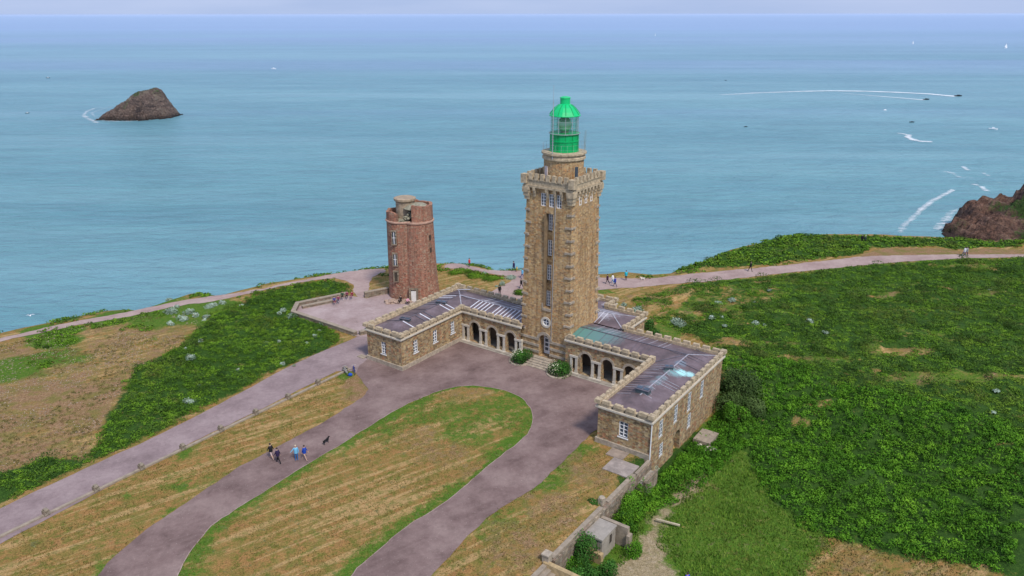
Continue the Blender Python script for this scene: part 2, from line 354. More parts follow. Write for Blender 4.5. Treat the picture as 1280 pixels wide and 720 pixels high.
# ------------------------------------------------------------------ ground sheet
xs = np.arange(-125, 190, .42); ys = np.arange(22, 215, .42)
GX, GY = np.meshgrid(xs, ys); gx = GX.ravel(); gy = GY.ravel()
rs = roads_sdf(gx, gy); gz = ground_z(gx, gy, rs)
gz = np.where(rs > -.6, np.minimum(gz, -.0), gz)
nx, ny = len(xs), len(ys); ii = np.arange(nx*ny).reshape(ny, nx)
fc = np.stack([ii[:-1, :-1], ii[:-1, 1:], ii[1:, 1:], ii[1:, :-1]], -1).reshape(-1, 4)
A_, B_ = w2loc(gx, gy)
nz = fbm(gx, gy, 5, 4); nz2 = fbm(gx+50, gy-20, 1.6, 3); nz3 = fbm(gx-31, gy+77, 12, 3)
s_bare = sdf(POLY['bare'], gx, gy); s_isle = sdf(POLY['isle'], gx, gy)
soil = sst(-.5, 1.5, s_bare+(nz-.5)*3)*(.25+.6*sst(.34, .60, nz*.6+nz3*.4))
lush = np.zeros_like(gx); soil = np.clip(soil+(nz2-.5)*.5*(soil > .1), 0, 1)
# green patches in the bare left ground
for px, py, r in ((66, 427, 3.2), (20, 462, 7), (54, 456, 2), (200, 395, 9), (240, 388, 6), (150, 400, 5), (60, 412, 3), (92, 412, 2.)):
    q = g(px, py); lush = np.maximum(lush, sst(1.2, .5, np.hypot(gx-q[0], (gy-q[1])*1.2)/r+(nz-.5)*1.4))
soil *= (1-lush*.9)
# island: green rim, green top third, dry elsewhere
la, lb = A_, B_
rim = sst(2.6, .3, s_isle+(nz-.5)*2)*(s_isle > -.5)
topi = sst(32, 26, lb+(nz-.5)*8+la*.25+(nz2-.5)*5)*(s_isle > -.2)
lush = np.maximum(lush, rim*(.5+.6*nz2)); lush = np.maximum(lush, topi*sst(.36, .6, nz+nz3*.2)*.62)
for px, py, r in ((590, 487, 4.5), (520, 547, 3.), (555, 565, 3.0), (600, 590, 2.5)):
    q = g(px, py); k = sst(1.1, .5, np.hypot(gx-q[0], (gy-q[1]))/r+(nz-.5)*1.2)*(s_isle > .5)
    lush *= 1-k*.7; soil = np.maximum(soil, k*.5)
# grass strip between the road and the drive
strip = sst(-.4, .4, np.minimum.reduce([A_+18.9, 60-B_]))*(A_ < -2)*(rs < 0)*(s_isle < 0)
lush = np.maximum(lush, strip*sst(.48, .66, nz)*.75)
q = g(455, 484); soil = np.maximum(soil, sst(1.1, .6, np.hypot((gx-q[0])/3.2, (gy-q[1])/4.5)+(nz2-.5)*.6))
# right of the drive
rg_ = (A_ > 6)*(A_ < 21)*(B_ > 16)
for px, py, r in ((684, 600, 2.8), (698, 586, 2.4), (720, 566, 2.), (640, 642, 3), (612, 668, 2.5)):
    q = g(px, py); lush = np.maximum(lush, sst(1.3, .3, np.hypot(gx-q[0], gy-q[1])/r+(nz-.5)*1.0+(nz2-.5)*1.6)*(.8 if px > 660 else .5))
for px, py, r in ((730, 590, 3.5), (690, 640, 3.5), (650, 690, 4)):
    q = g(px, py); soil = np.maximum(soil, sst(1.2, .4, np.hypot(gx-q[0], gy-q[1])/r+(nz2-.5)*1.4)*.6)
low = (A_ > 21.2)*(B_ > 0)
s_tr = sdf(POLY['track'], gx, gy)
lush = np.maximum(lush, low*.95); track = sst(-.8, 1.0, s_tr+(nz2-.5)*1.8)*.9
for px, py, r in ((1110, 668+30, 5), (1180, 715, 5), (868, 605, 2.2), (1060, 690, 3)):
    q = g(px, py); soil = np.maximum(soil, sst(1.2, .4, np.hypot(gx-q[0], (gy-q[1]))/r+(nz2-.5)*1.)*.5)
q = g(875, 600); soil = np.maximum(soil, track*sst(9, 1, np.hypot(gx-q[0], gy-q[1])))
soil *= 1.
heath = sst(-.6, .8, np.maximum.reduce([sdf(POLY['heathl'], gx, gy), sdf(POLY['right'], gx, gy), sdf(POLY['hill'], gx, gy), sdf(POLY['brack'], gx, gy), sdf(POLY['brack2'], gx, gy)])+(nz-.5)*2)
s_su = sdf(POLY['soilu'], gx, gy); soil = np.maximum(soil, sst(-.6, .8, s_su+(nz-.5)*2))
# coast fringe
dE = gy-edgeY(gx); fringe = sst(-7, -4, dE)*sst(.3, 1.2, -rs)*(gx < 35)
heath = np.maximum(heath, fringe*.8*sst(.38, .55, nz))
# bare patches in the right heath
s_r = sdf(POLY['right'], gx, gy)
def heath_gap(x, y):
    n = fbm(x*.5, y*1.6, 4.2, 5); m = fbm(x+400, y+300, 14, 2)
    gp = sst(.67, .72, n+(m-.5)*.35)
    for px, py, rx, ry in ((1210, 475, 15, .55), (1150, 472, 6, .9), (1010, 448, 6, .6), (940, 430, 6, 1.2), (1120, 441, 5, 1.5), (1170, 473, 6, 1.8), (925, 363, 4, .8)):
        q = g(px, py); gp = np.maximum(gp, sst(1.2, .7, np.hypot((x-q[0])/rx*1.0, (y-q[1])/ry)+(n-.5)*.9))
    q = g(815, 385); gp = np.maximum(gp, sst(1.25, .5, np.hypot((x-q[0])/12, (y-q[1])/5.5)+(fbm(x, y, 3, 3)-.5)*2.2))
    q = g(865, 372); gp = np.maximum(gp, .5*sst(1.25, .5, np.hypot((x-q[0])/16, (y-q[1])/5)+(fbm(x, y, 3, 3)-.5)*2.6))
    return gp
gap = heath_gap(gx, gy)*(s_r > -2)
heath *= 1-gap*.95
soil = np.maximum(soil, gap*sst(.42, .62, nz2)*.6); lush = np.maximum(lush, (s_r > -4)*sst(.3, .5, nz)*.75*(A_ > 6)*(B_ < 2))
rock = np.clip((-gz-2.5)/3, 0, 1)*(dE > -4)
def colattr(me, name, ch):
    a = me.color_attributes.new(name, 'FLOAT_COLOR', 'POINT')
    c = np.ones((len(ch[0]), 4), np.float32)
    for i, k in enumerate(ch): c[:, i] = k
    a.data.foreach_set('color', c.ravel())
DRYP = PX([(1035, 672), (1110, 690), (1168, 698), (1225, 708), (1300, 740), (1300, 800), (960, 800), (1000, 715)])
_dm = sst(-1, 1.5, sdf(DRYP, gx, gy)+(nz-.5)*3); lush *= 1-_dm*.95; soil = np.maximum(soil*(1-_dm*.6), _dm*sst(.45, .7, nz2)*.5)
mg, nt, b = new_mat('ground_cover'); N = NT(nt)
P = N.n('ShaderNodeNewGeometry').outputs['Position']
a1 = N.n('ShaderNodeSeparateColor'); N.l(N.n('ShaderNodeAttribute', attribute_name='m1').outputs['Color'], a1.inputs[0])
a2 = N.n('ShaderNodeSeparateColor'); N.l(N.n('ShaderNodeAttribute', attribute_name='m2').outputs['Color'], a2.inputs[0])
n1 = N.noise(P, .5, 6, .65); n2 = N.noise(P, 2.6, 5, .75); n3 = N.noise(P, 9, 3, .7)
n4 = N.noise(N.rotscale(P, -STR, (.07, 1.3, 1)), .9, 4, .6)   # mower / tyre lines
dry = N.ramp(n1, [(.28, (.16, .135, .032)), (.44, (.24, .165, .05)), (.56, (.30, .168, .058)), (.75, (.32, .155, .07))])
dry = N.mix(N.mapr(n4, .50, .58, 0, .85), dry, (.42, .27, .12))
dry = N.mix(N.mapr(N.noise(P, 1.3, 6, .75), .47, .62, 0, .75), dry, (.10, .13, .02))
grn = N.ramp(n2, [(.25, (.035, .09, .010)), (.5, (.075, .15, .016)), (.75, (.15, .18, .035))])
sol = N.ramp(n2, [(.25, (.16, .09, .042)), (.5, (.26, .155, .08)), (.78, (.35, .235, .14))])
sol = N.mix(N.mapr(n3, .64, .7, 0, .7), sol, (.42, .34, .26))
sol = N.mix(N.mapr(n1, .46, .6, 0, .85), sol, (.17, .15, .04))
trk = N.ramp(n2, [(.25, (.20, .16, .08)), (.5, (.31, .24, .14)), (.75, (.42, .34, .24))])
hth = N.ramp(n2, [(.25, (.016, .042, .008)), (.6, (.04, .09, .014)), (.8, (.09, .12, .03))])
rck = N.ramp(n2, [(.25, (.10, .06, .045)), (.5, (.22, .14, .10)), (.75, (.34, .24, .18))])
def brk(m, lo=.35, hi=.65):   # masks broken up by fine noise
    v = N.math('ADD', m, N.mapr(N.noise(P, 1.1, 7, .8), .3, .7, -.6, .6)); return N.mapr(v, lo-.1, hi+.1)
c = N.mix(brk(a1.outputs[0]), dry, grn)
c = N.mix(brk(a1.outputs[1]), c, sol)
c = N.mix(brk(a1.outputs[2]), c, trk)
c = N.mix(brk(a2.outputs[0]), c, hth)
c = N.mix(a2.outputs[1], c, rck)
c = N.mix(.8, c, N.mix(1, c, N.ramp(n3, [(.3, g3(.45)), (.7, g3(1.5))]), 'MULTIPLY'))
N.l(c, b.inputs['Base Color']); b.inputs['Roughness'].default_value = .95; b.inputs['Specular IOR Level'].default_value = .1
N.bump(N.math('ADD', n2, N.math('MULTIPLY', n3, .4)), .9, .12, b)
ground = fastmesh('ground', np.stack([gx, gy, gz], -1), fc, mg, kind='structure', smooth=True)
colattr(ground.data, 'm1', (np.clip(lush, 0, 1), np.clip(soil, 0, 1), np.clip(track, 0, 1)))
colattr(ground.data, 'm2', (np.clip(heath, 0, 1), rock, rock*0))
# ------------------------------------------------------------------ road sheets
def sheet(name, poly, z, mat, jit=.12, holes=None, step=.6, kind='structure', label=None):
    import bmesh
    bm = bmesh.new()
    def ring(pl, sgn=1):
        out = []; n = len(pl)
        for i in range(n):
            p, q = pl[i], pl[(i+1) % n]; L = math.hypot(*(q-p)); k = max(1, int(L/step))
            nrm = np.array([-(q-p)[1], (q-p)[0]])/max(L, 1e-6)
            for j in range(k):
                r = p+(q-p)*j/k; o = (float(vn(r[0]*1.1, r[1]*1.1))-.5)*2*jit+(float(vn(r[0]*4.3+9, r[1]*4.3))-.5)*jit
                out.append(r+nrm*o)
        vs = [bm.verts.new((float(r[0]), float(r[1]), z)) for r in out]
        for i in range(len(vs)): bm.edges.new((vs[i], vs[(i+1) % len(vs)]))
    ring(poly)
    for h in holes or []: ring(h)
    bmesh.ops.triangle_fill(bm, use_beauty=True, use_dissolve=False, edges=bm.edges[:])
    for f in bm.faces:
        if f.normal.z < 0: f.normal_flip()
    me = bpy.data.meshes.new(name); bm.to_mesh(me); bm.free(); me.materials.append(mat)
    o = bpy.data.objects.new(name, me); COL.objects.link(o); tag(o, kind=kind); return o
def smooth_poly(pl, it=2):
    for _ in range(it):
        q = np.roll(pl, -1, 0); pl = np.stack([pl*.75+q*.25, pl*.25+q*.75], 1).reshape(-1, 2)
    return pl
sheet('road', smooth_poly(POLY['roadu'], 1), .028, M['road'], .07)
sheet('driveway', smooth_poly(POLY['drive'], 1), .036, M['drive'], .12, holes=[smooth_poly(POLY['isle'], 2)])
_i = smooth_poly(POLY['isle'], 2); _e = np.roll(_i, -1, 0)-np.roll(_i, 1, 0); _n = np.stack([-_e[:, 1], _e[:, 0]], 1)/np.linalg.norm(_e, axis=1)[:, None]
_ar = (_i[:, 0]*np.roll(_i[:, 1], -1)-np.roll(_i[:, 0], -1)*_i[:, 1]).sum(); _n *= np.sign(_ar)
sheet('driveway_edge', _i-_n*.1, .022, M['path'], .1, holes=[_i+_n*.07])
sheet('coast_path', smooth_poly(POLY['pathl'], 1), .03, M['path'], .22)
sheet('footpath', smooth_poly(POLY['pathb'], 1), .034, M['path'], .2)
sheet('terrace_floor', POLY['terr'], .044, M['court'], .02)
# ------------------------------------------------------------------ sea
ms, nt, b = new_mat('sea_water'); N = NT(nt)
P = N.n('ShaderNodeNewGeometry').outputs['Position']
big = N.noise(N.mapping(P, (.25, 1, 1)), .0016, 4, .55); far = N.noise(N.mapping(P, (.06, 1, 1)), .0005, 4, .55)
mid = N.noise(N.mapping(P, (.35, 1, 1), (0, 0, .25)), .02, 4, .6)
c = N.ramp(big, [(.3, (.095, .235, .27)), (.5, (.125, .29, .325)), (.7, (.175, .36, .385))])
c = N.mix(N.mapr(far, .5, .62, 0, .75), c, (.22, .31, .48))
c = N.mix(N.mapr(mid, .4, .62, 0, .4), c, (.075, .20, .25))
rip = N.noise(N.mapping(P, (.28, 1, 1), (0, 0, .12)), .11, 6, .75, .3); c = N.mix(1., c, N.ramp(rip, [(.3, g3(.84)), (.5, g3(1.)), (.7, g3(1.14))]), 'MULTIPLY')
bnd = N.noise(N.mapping(P, (.10, 1, 1), (0, 0, .05)), .006, 5, .6, .6); c = N.mix(N.mapr(bnd, .48, .64, 0, .45), c, (.22, .40, .44))
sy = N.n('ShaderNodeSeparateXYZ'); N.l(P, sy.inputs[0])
c = N.mix(N.mapr(sy.outputs[1], 500, 6000, 0, .8), c, (.27, .38, .60))  # haze and sky reflection painted into the water colour, stronger with distance
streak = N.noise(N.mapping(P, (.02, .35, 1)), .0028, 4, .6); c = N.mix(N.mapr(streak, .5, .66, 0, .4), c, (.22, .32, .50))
c = N.mix(N.mapr(sy.outputs[1], 7000, 60000, 0, .55), c, (.42, .52, .74))  # horizon haze put into the base colour of the farthest sea
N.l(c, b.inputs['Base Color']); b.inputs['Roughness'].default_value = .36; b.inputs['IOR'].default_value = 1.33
w1 = N.noise(N.mapping(P, (.45, 1, 1), (0, 0, .3)), .16, 5, .62, .4); w2 = N.noise(N.mapping(P, (.5, 1, 1), (0, 0, -.2)), .035, 3, .5)
bm1 = N.math('ADD', N.math('MULTIPLY', w1, 1.), N.math('MULTIPLY', w2, 1.4))
N.bump(bm1, 1., 3.6, b)
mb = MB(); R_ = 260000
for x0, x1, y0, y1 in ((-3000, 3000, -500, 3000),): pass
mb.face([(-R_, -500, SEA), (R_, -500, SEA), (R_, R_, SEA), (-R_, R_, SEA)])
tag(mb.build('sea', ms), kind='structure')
# foam
mf, nt, b = new_mat('sea_foam'); N = NT(nt)
P = N.n('ShaderNodeNewGeometry').outputs['Position']; at = N.n('ShaderNodeAttribute', attribute_name='tint')
f1 = N.noise(N.mapping(P, (.5, 1, 1)), .2, 8, .9)
den = N.mapr(N.math('ADD', N.math('MULTIPLY', at.outputs['Fac'], .5), N.math('MULTIPLY', f1, 1.15)), .92, 1.2, 0, .85)
b.inputs['Base Color'].default_value = (.8, .83, .85, 1); b.inputs['Roughness'].default_value = .7
tr = N.n('ShaderNodeBsdfTransparent'); mx = N.n('ShaderNodeMixShader'); N.l(den, mx.inputs[0]); N.l(tr.outputs[0], mx.inputs[1]); N.l(b.outputs[0], mx.inputs[2])
N.l(mx.outputs[0], nt.nodes['Material Output'].inputs[0])
fv = []; ff = []; ft = []
def foam(pts, w, inten):          # ribbon along sea points; w, inten per point
    k = len(pts); P_ = np.array([bp(x, y, SEA)[:2] for x, y in pts]); T = np.gradient(P_, axis=0); T /= np.linalg.norm(T, axis=1)[:, None]+1e-9
    Nn = np.stack([-T[:, 1], T[:, 0]], 1); i = len(fv)
    for j in range(k):
        for s, q in ((-1, 0.), (-.5, .8), (0, 1), (.5, .8), (1, 0.)):
            p = P_[j]+Nn[j]*s*w[j]; fv.append((p[0], p[1], SEA+.25)); ft.append(q*inten[j])
    for j in range(k-1):
        for s in range(4): ff.append((i+j*5+s, i+j*5+s+1, i+(j+1)*5+s+1, i+(j+1)*5+s))
def dens(pts, n=4):
    o = []
    for a, b_ in zip(pts[:-1], pts[1:]):
        for k in range(n): o.append((a[0]+(b_[0]-a[0])*k/n, a[1]+(b_[1]-a[1])*k/n))
    return o+[pts[-1]]
def fo(pts, w0, w1, i0, i1, n=4):
    p = dens(pts, n); k = len(p); foam(p, np.linspace(w0, w1, k)*(0.8+.4*rg.random(k)), np.linspace(i0, i1, k))
fo([(1195, 121.3), (1160, 118), (1120, 116), (1080, 114.6), (1040, 114), (1000, 114.8), (950, 116.5), (900, 119)], 8, 10, 1.9, .9)
fo([(1155, 125.7), (1130, 123.5), (1105, 121.5), (1075, 119), (1050, 117)], 5, 7, 1.5, .8)
fo([(1122, 167), (1136, 169.5), (1134, 172), (1143, 176), (1152, 177.5), (1165, 178)], 4, 7, 1.1, 1.2)
fo([(1180, 215), (1190, 217), (1200, 223), (1215, 223)], 4, 6, .9, .7)
fo([(1203, 209), (1210, 214)], 3, 4, 1.1, .9); fo([(1228, 217), (1236, 221)], 3, 4, 1., .8); fo([(1216, 231), (1222, 233)], 3, 4, 1., .9)
fo([(1226, 234), (1233, 240)], 3, 4, 1.1, .9); fo([(1247, 229), (1257, 231)], 3, 4, .8, .6); fo([(1232, 204), (1244, 208)], 3, 3, .5, .5)
fo([(1191, 238), (1182, 243), (1165, 252), (1152, 262), (1140, 274), (1130, 282), (1125, 292)], 3.0, 3.4, 1.1, .9, 8)
fo([(1196, 262), (1186, 270), (1178, 281), (1172, 288)], 4, 5, .85, 1., 8)
fo([(880, 150), (940, 155), (1000, 158), (1060, 163), (1110, 168)], 12, 14, .45, .5, 8)
fo([(1165, 180), (1200, 190), (1230, 200), (1275, 212)], 8, 10, .3, .35, 6)
fo([(128, 134), (118, 135), (108, 139), (104, 144), (112, 149), (122, 153)], 4, 6, .85, .95, 5); fo([(140, 133), (128, 136), (114, 141), (120, 147), (133, 153), (140, 150)], 3, 3, .9, .7, 5)
fo([(122, 148), (132, 150.5), (150, 151.5), (165, 151), (190, 149), (205, 146.5), (215, 143)], 3, 3, 1.0, .8, 4)
fo([(78, 131), (88, 132), (104, 132.5)], 3, 3, .5, .7)
fo([(-20, 190), (30, 178), (90, 176), (140, 170)], 14, 14, .18, .18, 6)
tag(fastmesh('sea_foam', np.array(fv), np.array(ff), mf, np.array(ft)), kind='stuff', label='white foam and boat wakes streaking the blue sea', cat='sea foam')
# ------------------------------------------------------------------ islet and headland
mr, nt, b = new_mat('cliff_rock'); N = NT(nt)
G_ = N.n('ShaderNodeNewGeometry'); P = G_.outputs['Position']
r1 = N.noise(P, .06, 8, .75, .8); r2 = N.noise(P, .5, 6, .7); at = N.n('ShaderNodeAttribute', attribute_name='tint')
st = N.noise(N.mapping(P, (.3, .3, 1.6), (0, .35, 0)), .5, 5, .65)
c = N.ramp(r2, [(.28, (.04, .028, .028)), (.46, (.21, .12, .09)), (.6, (.36, .20, .14)), (.75, (.48, .38, .30))])
c = N.mix(N.mapr(st, .45, .65, 0, .6), c, (.10, .065, .055)); c = N.mix(N.mapr(r1, .53, .6, 0, .7), c, (.36, .23, .16)); c = N.mix(N.mapr(r1, .38, .46, .75, 0), c, (.05, .035, .035))
c = N.mix(N.mapr(N.math('ADD', at.outputs['Fac'], N.mapr(r2, .2, .8, -.5, .5)), .35, .65), c, N.ramp(r2, [(.3, (.035, .075, .015)), (.6, (.07, .13, .03)), (.8, (.2, .17, .1))]))
sz = N.n('ShaderNodeSeparateXYZ'); N.l(P, sz.inputs[0]); c = N.mix(N.mapr(sz.outputs[2], SEA+1, SEA+5, .8, 0), c, (.03, .022, .02))
N.l(c, b.inputs['Base Color']); b.inputs['Roughness'].default_value = .9; b.inputs['Specular IOR Level'].default_value = .2
N.bump(N.math('ADD', r2, st), 1., 5., b); M['rock'] = mr
def hf(name, x0, x1, y0, y1, step, fz, ft_, cut=SEA-3):
    X, Y = np.meshgrid(np.arange(x0, x1, step), np.arange(y0, y1, step)); s = X.shape; x = X.ravel(); y = Y.ravel(); z = fz(x, y)
    jx = (fbm(x, y, 6, 2)-.5)*step*2.2; jy = (fbm(x+99, y, 6, 2)-.5)*step*2.2
    ii = np.arange(x.size).reshape(s); f = np.stack([ii[:-1, :-1], ii[:-1, 1:], ii[1:, 1:], ii[1:, :-1]], -1).reshape(-1, 4)
    f = f[(z[f] > cut).any(1)]
    return fastmesh(name, np.stack([x+jx, y+jy, z], -1), f, M['rock'], ft_(x, y, z))
# islet: long low left shoulder, peak near the right end
def islet_z(x, y):
    u = np.clip((x+459)/74, -1, 2)
    prof = np.interp(u, [-.3, -.03, .03, .12, .2, .34, .5, .57, .68, .80, .86, .9, .96, 1.0, 1.04, 1.3], [-20, -3, 4, 8, 12, 23, 31, 34, 34.5, 38, 36, 27, 15, 7, -3, -25])
    cy = 872+(u-.5)*18; hw = np.interp(u, [-.1, 0, .3, .7, .95, 1.1], [4, 9, 22, 30, 20, 6]); v = (y-cy)/hw
    cross = np.where(v < 0, 1-np.abs(v)**1.5, 1-np.abs(v)**2)
    z = np.where(prof > 0, prof*np.clip(cross, -3, 1), prof-10*np.abs(v))
    rdg = np.abs(fbm(x, y, 22, 4)-.5)*2; rdg2 = np.abs(fbm(x*1.6+y*.6, y, 5, 3)-.5)*2
    rdg3 = np.abs(fbm(x*1.2+y, y*2, 2.6, 2)-.5)*2
    z = z*.80; return SEA+z-(rdg*19+rdg2*13+rdg3*6-4)*np.clip(prof/15, .3, 1)*np.clip(1.2-cross, .25, 1)+2.
il = hf('sea_stack', -475, -372, 835, 915, .9, islet_z, lambda x, y, z: np.clip((fbm(x, y, 11, 3)-.5)*2+(z-SEA-16)/26, 0, .5))
mr2 = mr.copy(); mr2.name = 'islet_rock'; _b = [n for n in mr2.node_tree.nodes if n.type == 'BSDF_PRINCIPLED'][0]; _l = _b.inputs['Base Color'].links[0].from_socket
N = NT(mr2.node_tree); N.l(N.mix(.9, _l, N.mix(1., _l, (.85, 1.12, 1.3), 'MULTIPLY')), _b.inputs['Base Color']); il.data.materials[0] = mr2
tag(il, 'steep brown rocky islet rising alone out of the sea', 'rock islet')
sil = [(1170, 296, 388, SEA), (1177, 289, 392, None), (1190, 273, 398, None), (1203, 262, 402, None), (1206, 251, 404, None), (1225, 246, 406, None), (1245, 239, 405, None), (1262, 232, 402, None), (1280, 225, 398, None), (1330, 205, 390, None), (1420, 170, 375, None)]
SP = []
for px, py, Y, z in sil:
    q = onY(px, py, Y); SP.append((q[0], Y, q[2]))
SP = np.array(SP)
def head_z(x, y):
    zr = np.interp(x, SP[:, 0], SP[:, 2], left=SEA-14); yr = np.interp(x, SP[:, 0], SP[:, 1])
    d = yr-y
    z = np.where(d > 0, zr-(zr-SEA+6)*np.clip(d/75, 0, 1)**1.3*.8, zr+d*1.6)
    tip = sst(0, 40, x-SP[0, 0])
    z -= np.abs(fbm(x, y, 20, 4)-.5)*2*6*(.25+tip) + np.abs(fbm(x+y*.5, y*1.5, 7, 3)-.5)*2*6-2.; st4 = 5.; zq = z+.35*x+4*fbm(x, y, 9, 2); z = z+(np.floor(zq/st4)*st4+st4*sst(.55, 1., zq/st4-np.floor(zq/st4))-zq)*.75
    e = x-(SP[1, 0]+np.clip(390-y, 0, 100)*-.12+ (fbm(y, y*0, 9, 3)-.5)*10); z = np.where(e < 0, z+e*2.2, z)
    return np.maximum(z, SEA-12)
hd = hf('headland', 205, 420, 300, 460, 1.2, head_z, lambda x, y, z: np.clip(sst(SP[3, 0]+0, SP[3, 0]+20, x)*sst(2, 16, np.interp(x, SP[:, 0], SP[:, 1])-y)*1.1-.15+(fbm(x, y, 15, 3)-.5)*1.6, 0, 1))
tag(hd, kind='structure')
hd.location = (0, 0, 0)
# ------------------------------------------------------------------ foliage helpers
def leaf_quads(c, nrm, size, asp=.5):
    n = len(c); t = rg.normal(size=(n, 3)); t -= (t*nrm).sum(1)[:, None]*nrm; t /= np.linalg.norm(t, axis=1)[:, None]+1e-9
    s = np.cross(nrm, t); sz = size[:, None]
    v = np.stack([c-t*sz, c+s*sz*asp, c+t*sz, c-s*sz*asp], 1).reshape(-1, 3)
    return v
def clumps(x, y, z, rad, hgt, per, leaf, lift=.15, flat=.55):
    n = len(x); N_ = n*per; cid = np.repeat(np.arange(n), per)
    ph = rg.random(N_)*2*math.pi; ct = rg.random(N_)**.7; st_ = np.sqrt(1-ct**2); r = (.75+.3*rg.random(N_))
    d = np.stack([np.cos(ph)*st_, np.sin(ph)*st_, ct], 1)
    R3 = np.stack([rad, rad, hgt], 1)[cid]
    c = np.stack([x, y, z], 1)[cid]+d*R3*r[:, None]; c[:, 2] += lift*hgt[cid]
    nr = d/np.stack([rad, rad, hgt], 1)[cid]*rad[cid][:, None]; nr += rg.normal(size=(N_, 3))*flat; nr[:, 2] = np.abs(nr[:, 2]); nr /= np.linalg.norm(nr, axis=1)[:, None]
    v = leaf_quads(c, nr, leaf*(.6+.8*rg.random(N_)))
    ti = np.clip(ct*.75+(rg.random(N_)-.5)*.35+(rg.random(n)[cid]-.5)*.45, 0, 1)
    return v, np.repeat(ti, 4)
def quads_obj(name, v, t, mat, **kw):
    return fastmesh(name, v, np.arange(len(v)).reshape(-1, 4), mat, t, **kw)
def scatter(poly, dens_, rs_min=.35, extra=None, margin=-.2):
    lo = poly.min(0); hi = np.minimum(poly.max(0), [175, 210]); lo = np.maximum(lo, [-120, 30])
    n = int((hi-lo).prod()*dens_); x = lo[0]+rg.random(n)*(hi[0]-lo[0]); y = lo[1]+rg.random(n)*(hi[1]-lo[1])
    k = sdf(poly, x, y)+(fbm(x, y, 3, 3)-.5)*2.2 > margin; x, y = x[k], y[k]
    k = (np.abs(x)/np.maximum(y, 1) < .80); x, y = x[k], y[k]
    k = roads_sdf(x, y) < -rs_min; x, y = x[k], y[k]
    if extra is not None: k = extra(x, y); x, y = x[k], y[k]
    a, b_ = w2loc(x, y); k = ~((a > -19.6) & (a < 21.6) & (b_ < 17) & (b_ > -2.8)) & ~((np.abs(a) < 8.8) & (b_ < 0) & (b_ > -11)); x, y = x[k], y[k]
    return x, y
allv = []; allt = []
def add_cl(x, y, rad, hgt, per, leaf, **kw):
    z = ground_z(x, y); n = len(x)
    v, t = clumps(x, y, z, rad*(.7+.6*rg.random(n)), hgt*(.6+.8*rg.random(n)), per, leaf, **kw); allv.append(v); allt.append(t)
def flush(name, mat, label, cat):
    o = quads_obj(name, np.concatenate(allv), np.concatenate(allt), mat); allv.clear(); allt.clear()
    return tag(o, label, cat, kind='stuff')
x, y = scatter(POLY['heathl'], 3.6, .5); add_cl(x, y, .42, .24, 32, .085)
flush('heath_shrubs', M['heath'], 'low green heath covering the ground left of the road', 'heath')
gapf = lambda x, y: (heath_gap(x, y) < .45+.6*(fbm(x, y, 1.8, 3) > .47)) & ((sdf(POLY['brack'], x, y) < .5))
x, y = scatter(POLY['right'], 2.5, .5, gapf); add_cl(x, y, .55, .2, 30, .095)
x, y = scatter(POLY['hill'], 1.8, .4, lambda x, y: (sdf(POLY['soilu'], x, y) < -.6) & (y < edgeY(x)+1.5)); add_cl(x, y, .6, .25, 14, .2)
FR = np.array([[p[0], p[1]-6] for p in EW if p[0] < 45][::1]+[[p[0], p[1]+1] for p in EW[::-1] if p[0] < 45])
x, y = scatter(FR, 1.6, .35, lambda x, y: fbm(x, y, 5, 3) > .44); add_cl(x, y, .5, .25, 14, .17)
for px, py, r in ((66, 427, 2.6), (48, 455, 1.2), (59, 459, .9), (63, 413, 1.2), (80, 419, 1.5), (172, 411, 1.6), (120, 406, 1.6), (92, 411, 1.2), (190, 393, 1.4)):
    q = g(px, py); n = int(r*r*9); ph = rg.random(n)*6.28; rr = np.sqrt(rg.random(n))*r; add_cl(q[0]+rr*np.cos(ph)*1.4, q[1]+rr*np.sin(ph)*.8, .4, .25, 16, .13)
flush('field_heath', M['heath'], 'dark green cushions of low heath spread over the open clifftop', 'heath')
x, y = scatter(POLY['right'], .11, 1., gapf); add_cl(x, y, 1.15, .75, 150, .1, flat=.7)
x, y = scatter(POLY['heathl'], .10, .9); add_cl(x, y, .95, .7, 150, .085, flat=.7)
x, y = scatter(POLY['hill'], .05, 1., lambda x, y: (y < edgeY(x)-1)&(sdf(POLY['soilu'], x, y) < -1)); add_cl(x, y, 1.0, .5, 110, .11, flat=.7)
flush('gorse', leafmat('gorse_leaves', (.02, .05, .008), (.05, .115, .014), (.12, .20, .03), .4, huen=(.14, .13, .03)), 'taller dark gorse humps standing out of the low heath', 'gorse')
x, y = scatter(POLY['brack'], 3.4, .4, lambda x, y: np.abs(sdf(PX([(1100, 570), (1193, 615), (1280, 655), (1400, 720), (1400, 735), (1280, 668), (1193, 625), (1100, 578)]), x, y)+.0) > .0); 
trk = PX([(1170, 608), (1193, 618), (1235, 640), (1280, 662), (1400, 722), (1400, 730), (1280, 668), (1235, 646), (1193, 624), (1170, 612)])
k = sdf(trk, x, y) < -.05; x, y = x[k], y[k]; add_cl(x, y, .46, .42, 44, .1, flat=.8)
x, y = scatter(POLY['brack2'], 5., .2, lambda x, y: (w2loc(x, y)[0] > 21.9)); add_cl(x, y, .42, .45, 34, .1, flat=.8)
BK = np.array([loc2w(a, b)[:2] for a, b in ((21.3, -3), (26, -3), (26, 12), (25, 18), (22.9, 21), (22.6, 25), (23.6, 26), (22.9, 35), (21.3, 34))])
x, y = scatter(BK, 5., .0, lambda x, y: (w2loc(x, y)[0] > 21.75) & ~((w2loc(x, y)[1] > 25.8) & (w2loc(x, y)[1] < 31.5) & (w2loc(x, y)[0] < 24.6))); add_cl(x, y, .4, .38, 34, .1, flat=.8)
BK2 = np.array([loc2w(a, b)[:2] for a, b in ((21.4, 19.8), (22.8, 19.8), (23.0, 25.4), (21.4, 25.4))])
x, y = scatter(BK2, 5., .0, None, .0); add_cl(x, y, .45, 1.5, 90, .09, flat=.8, lift=.2)
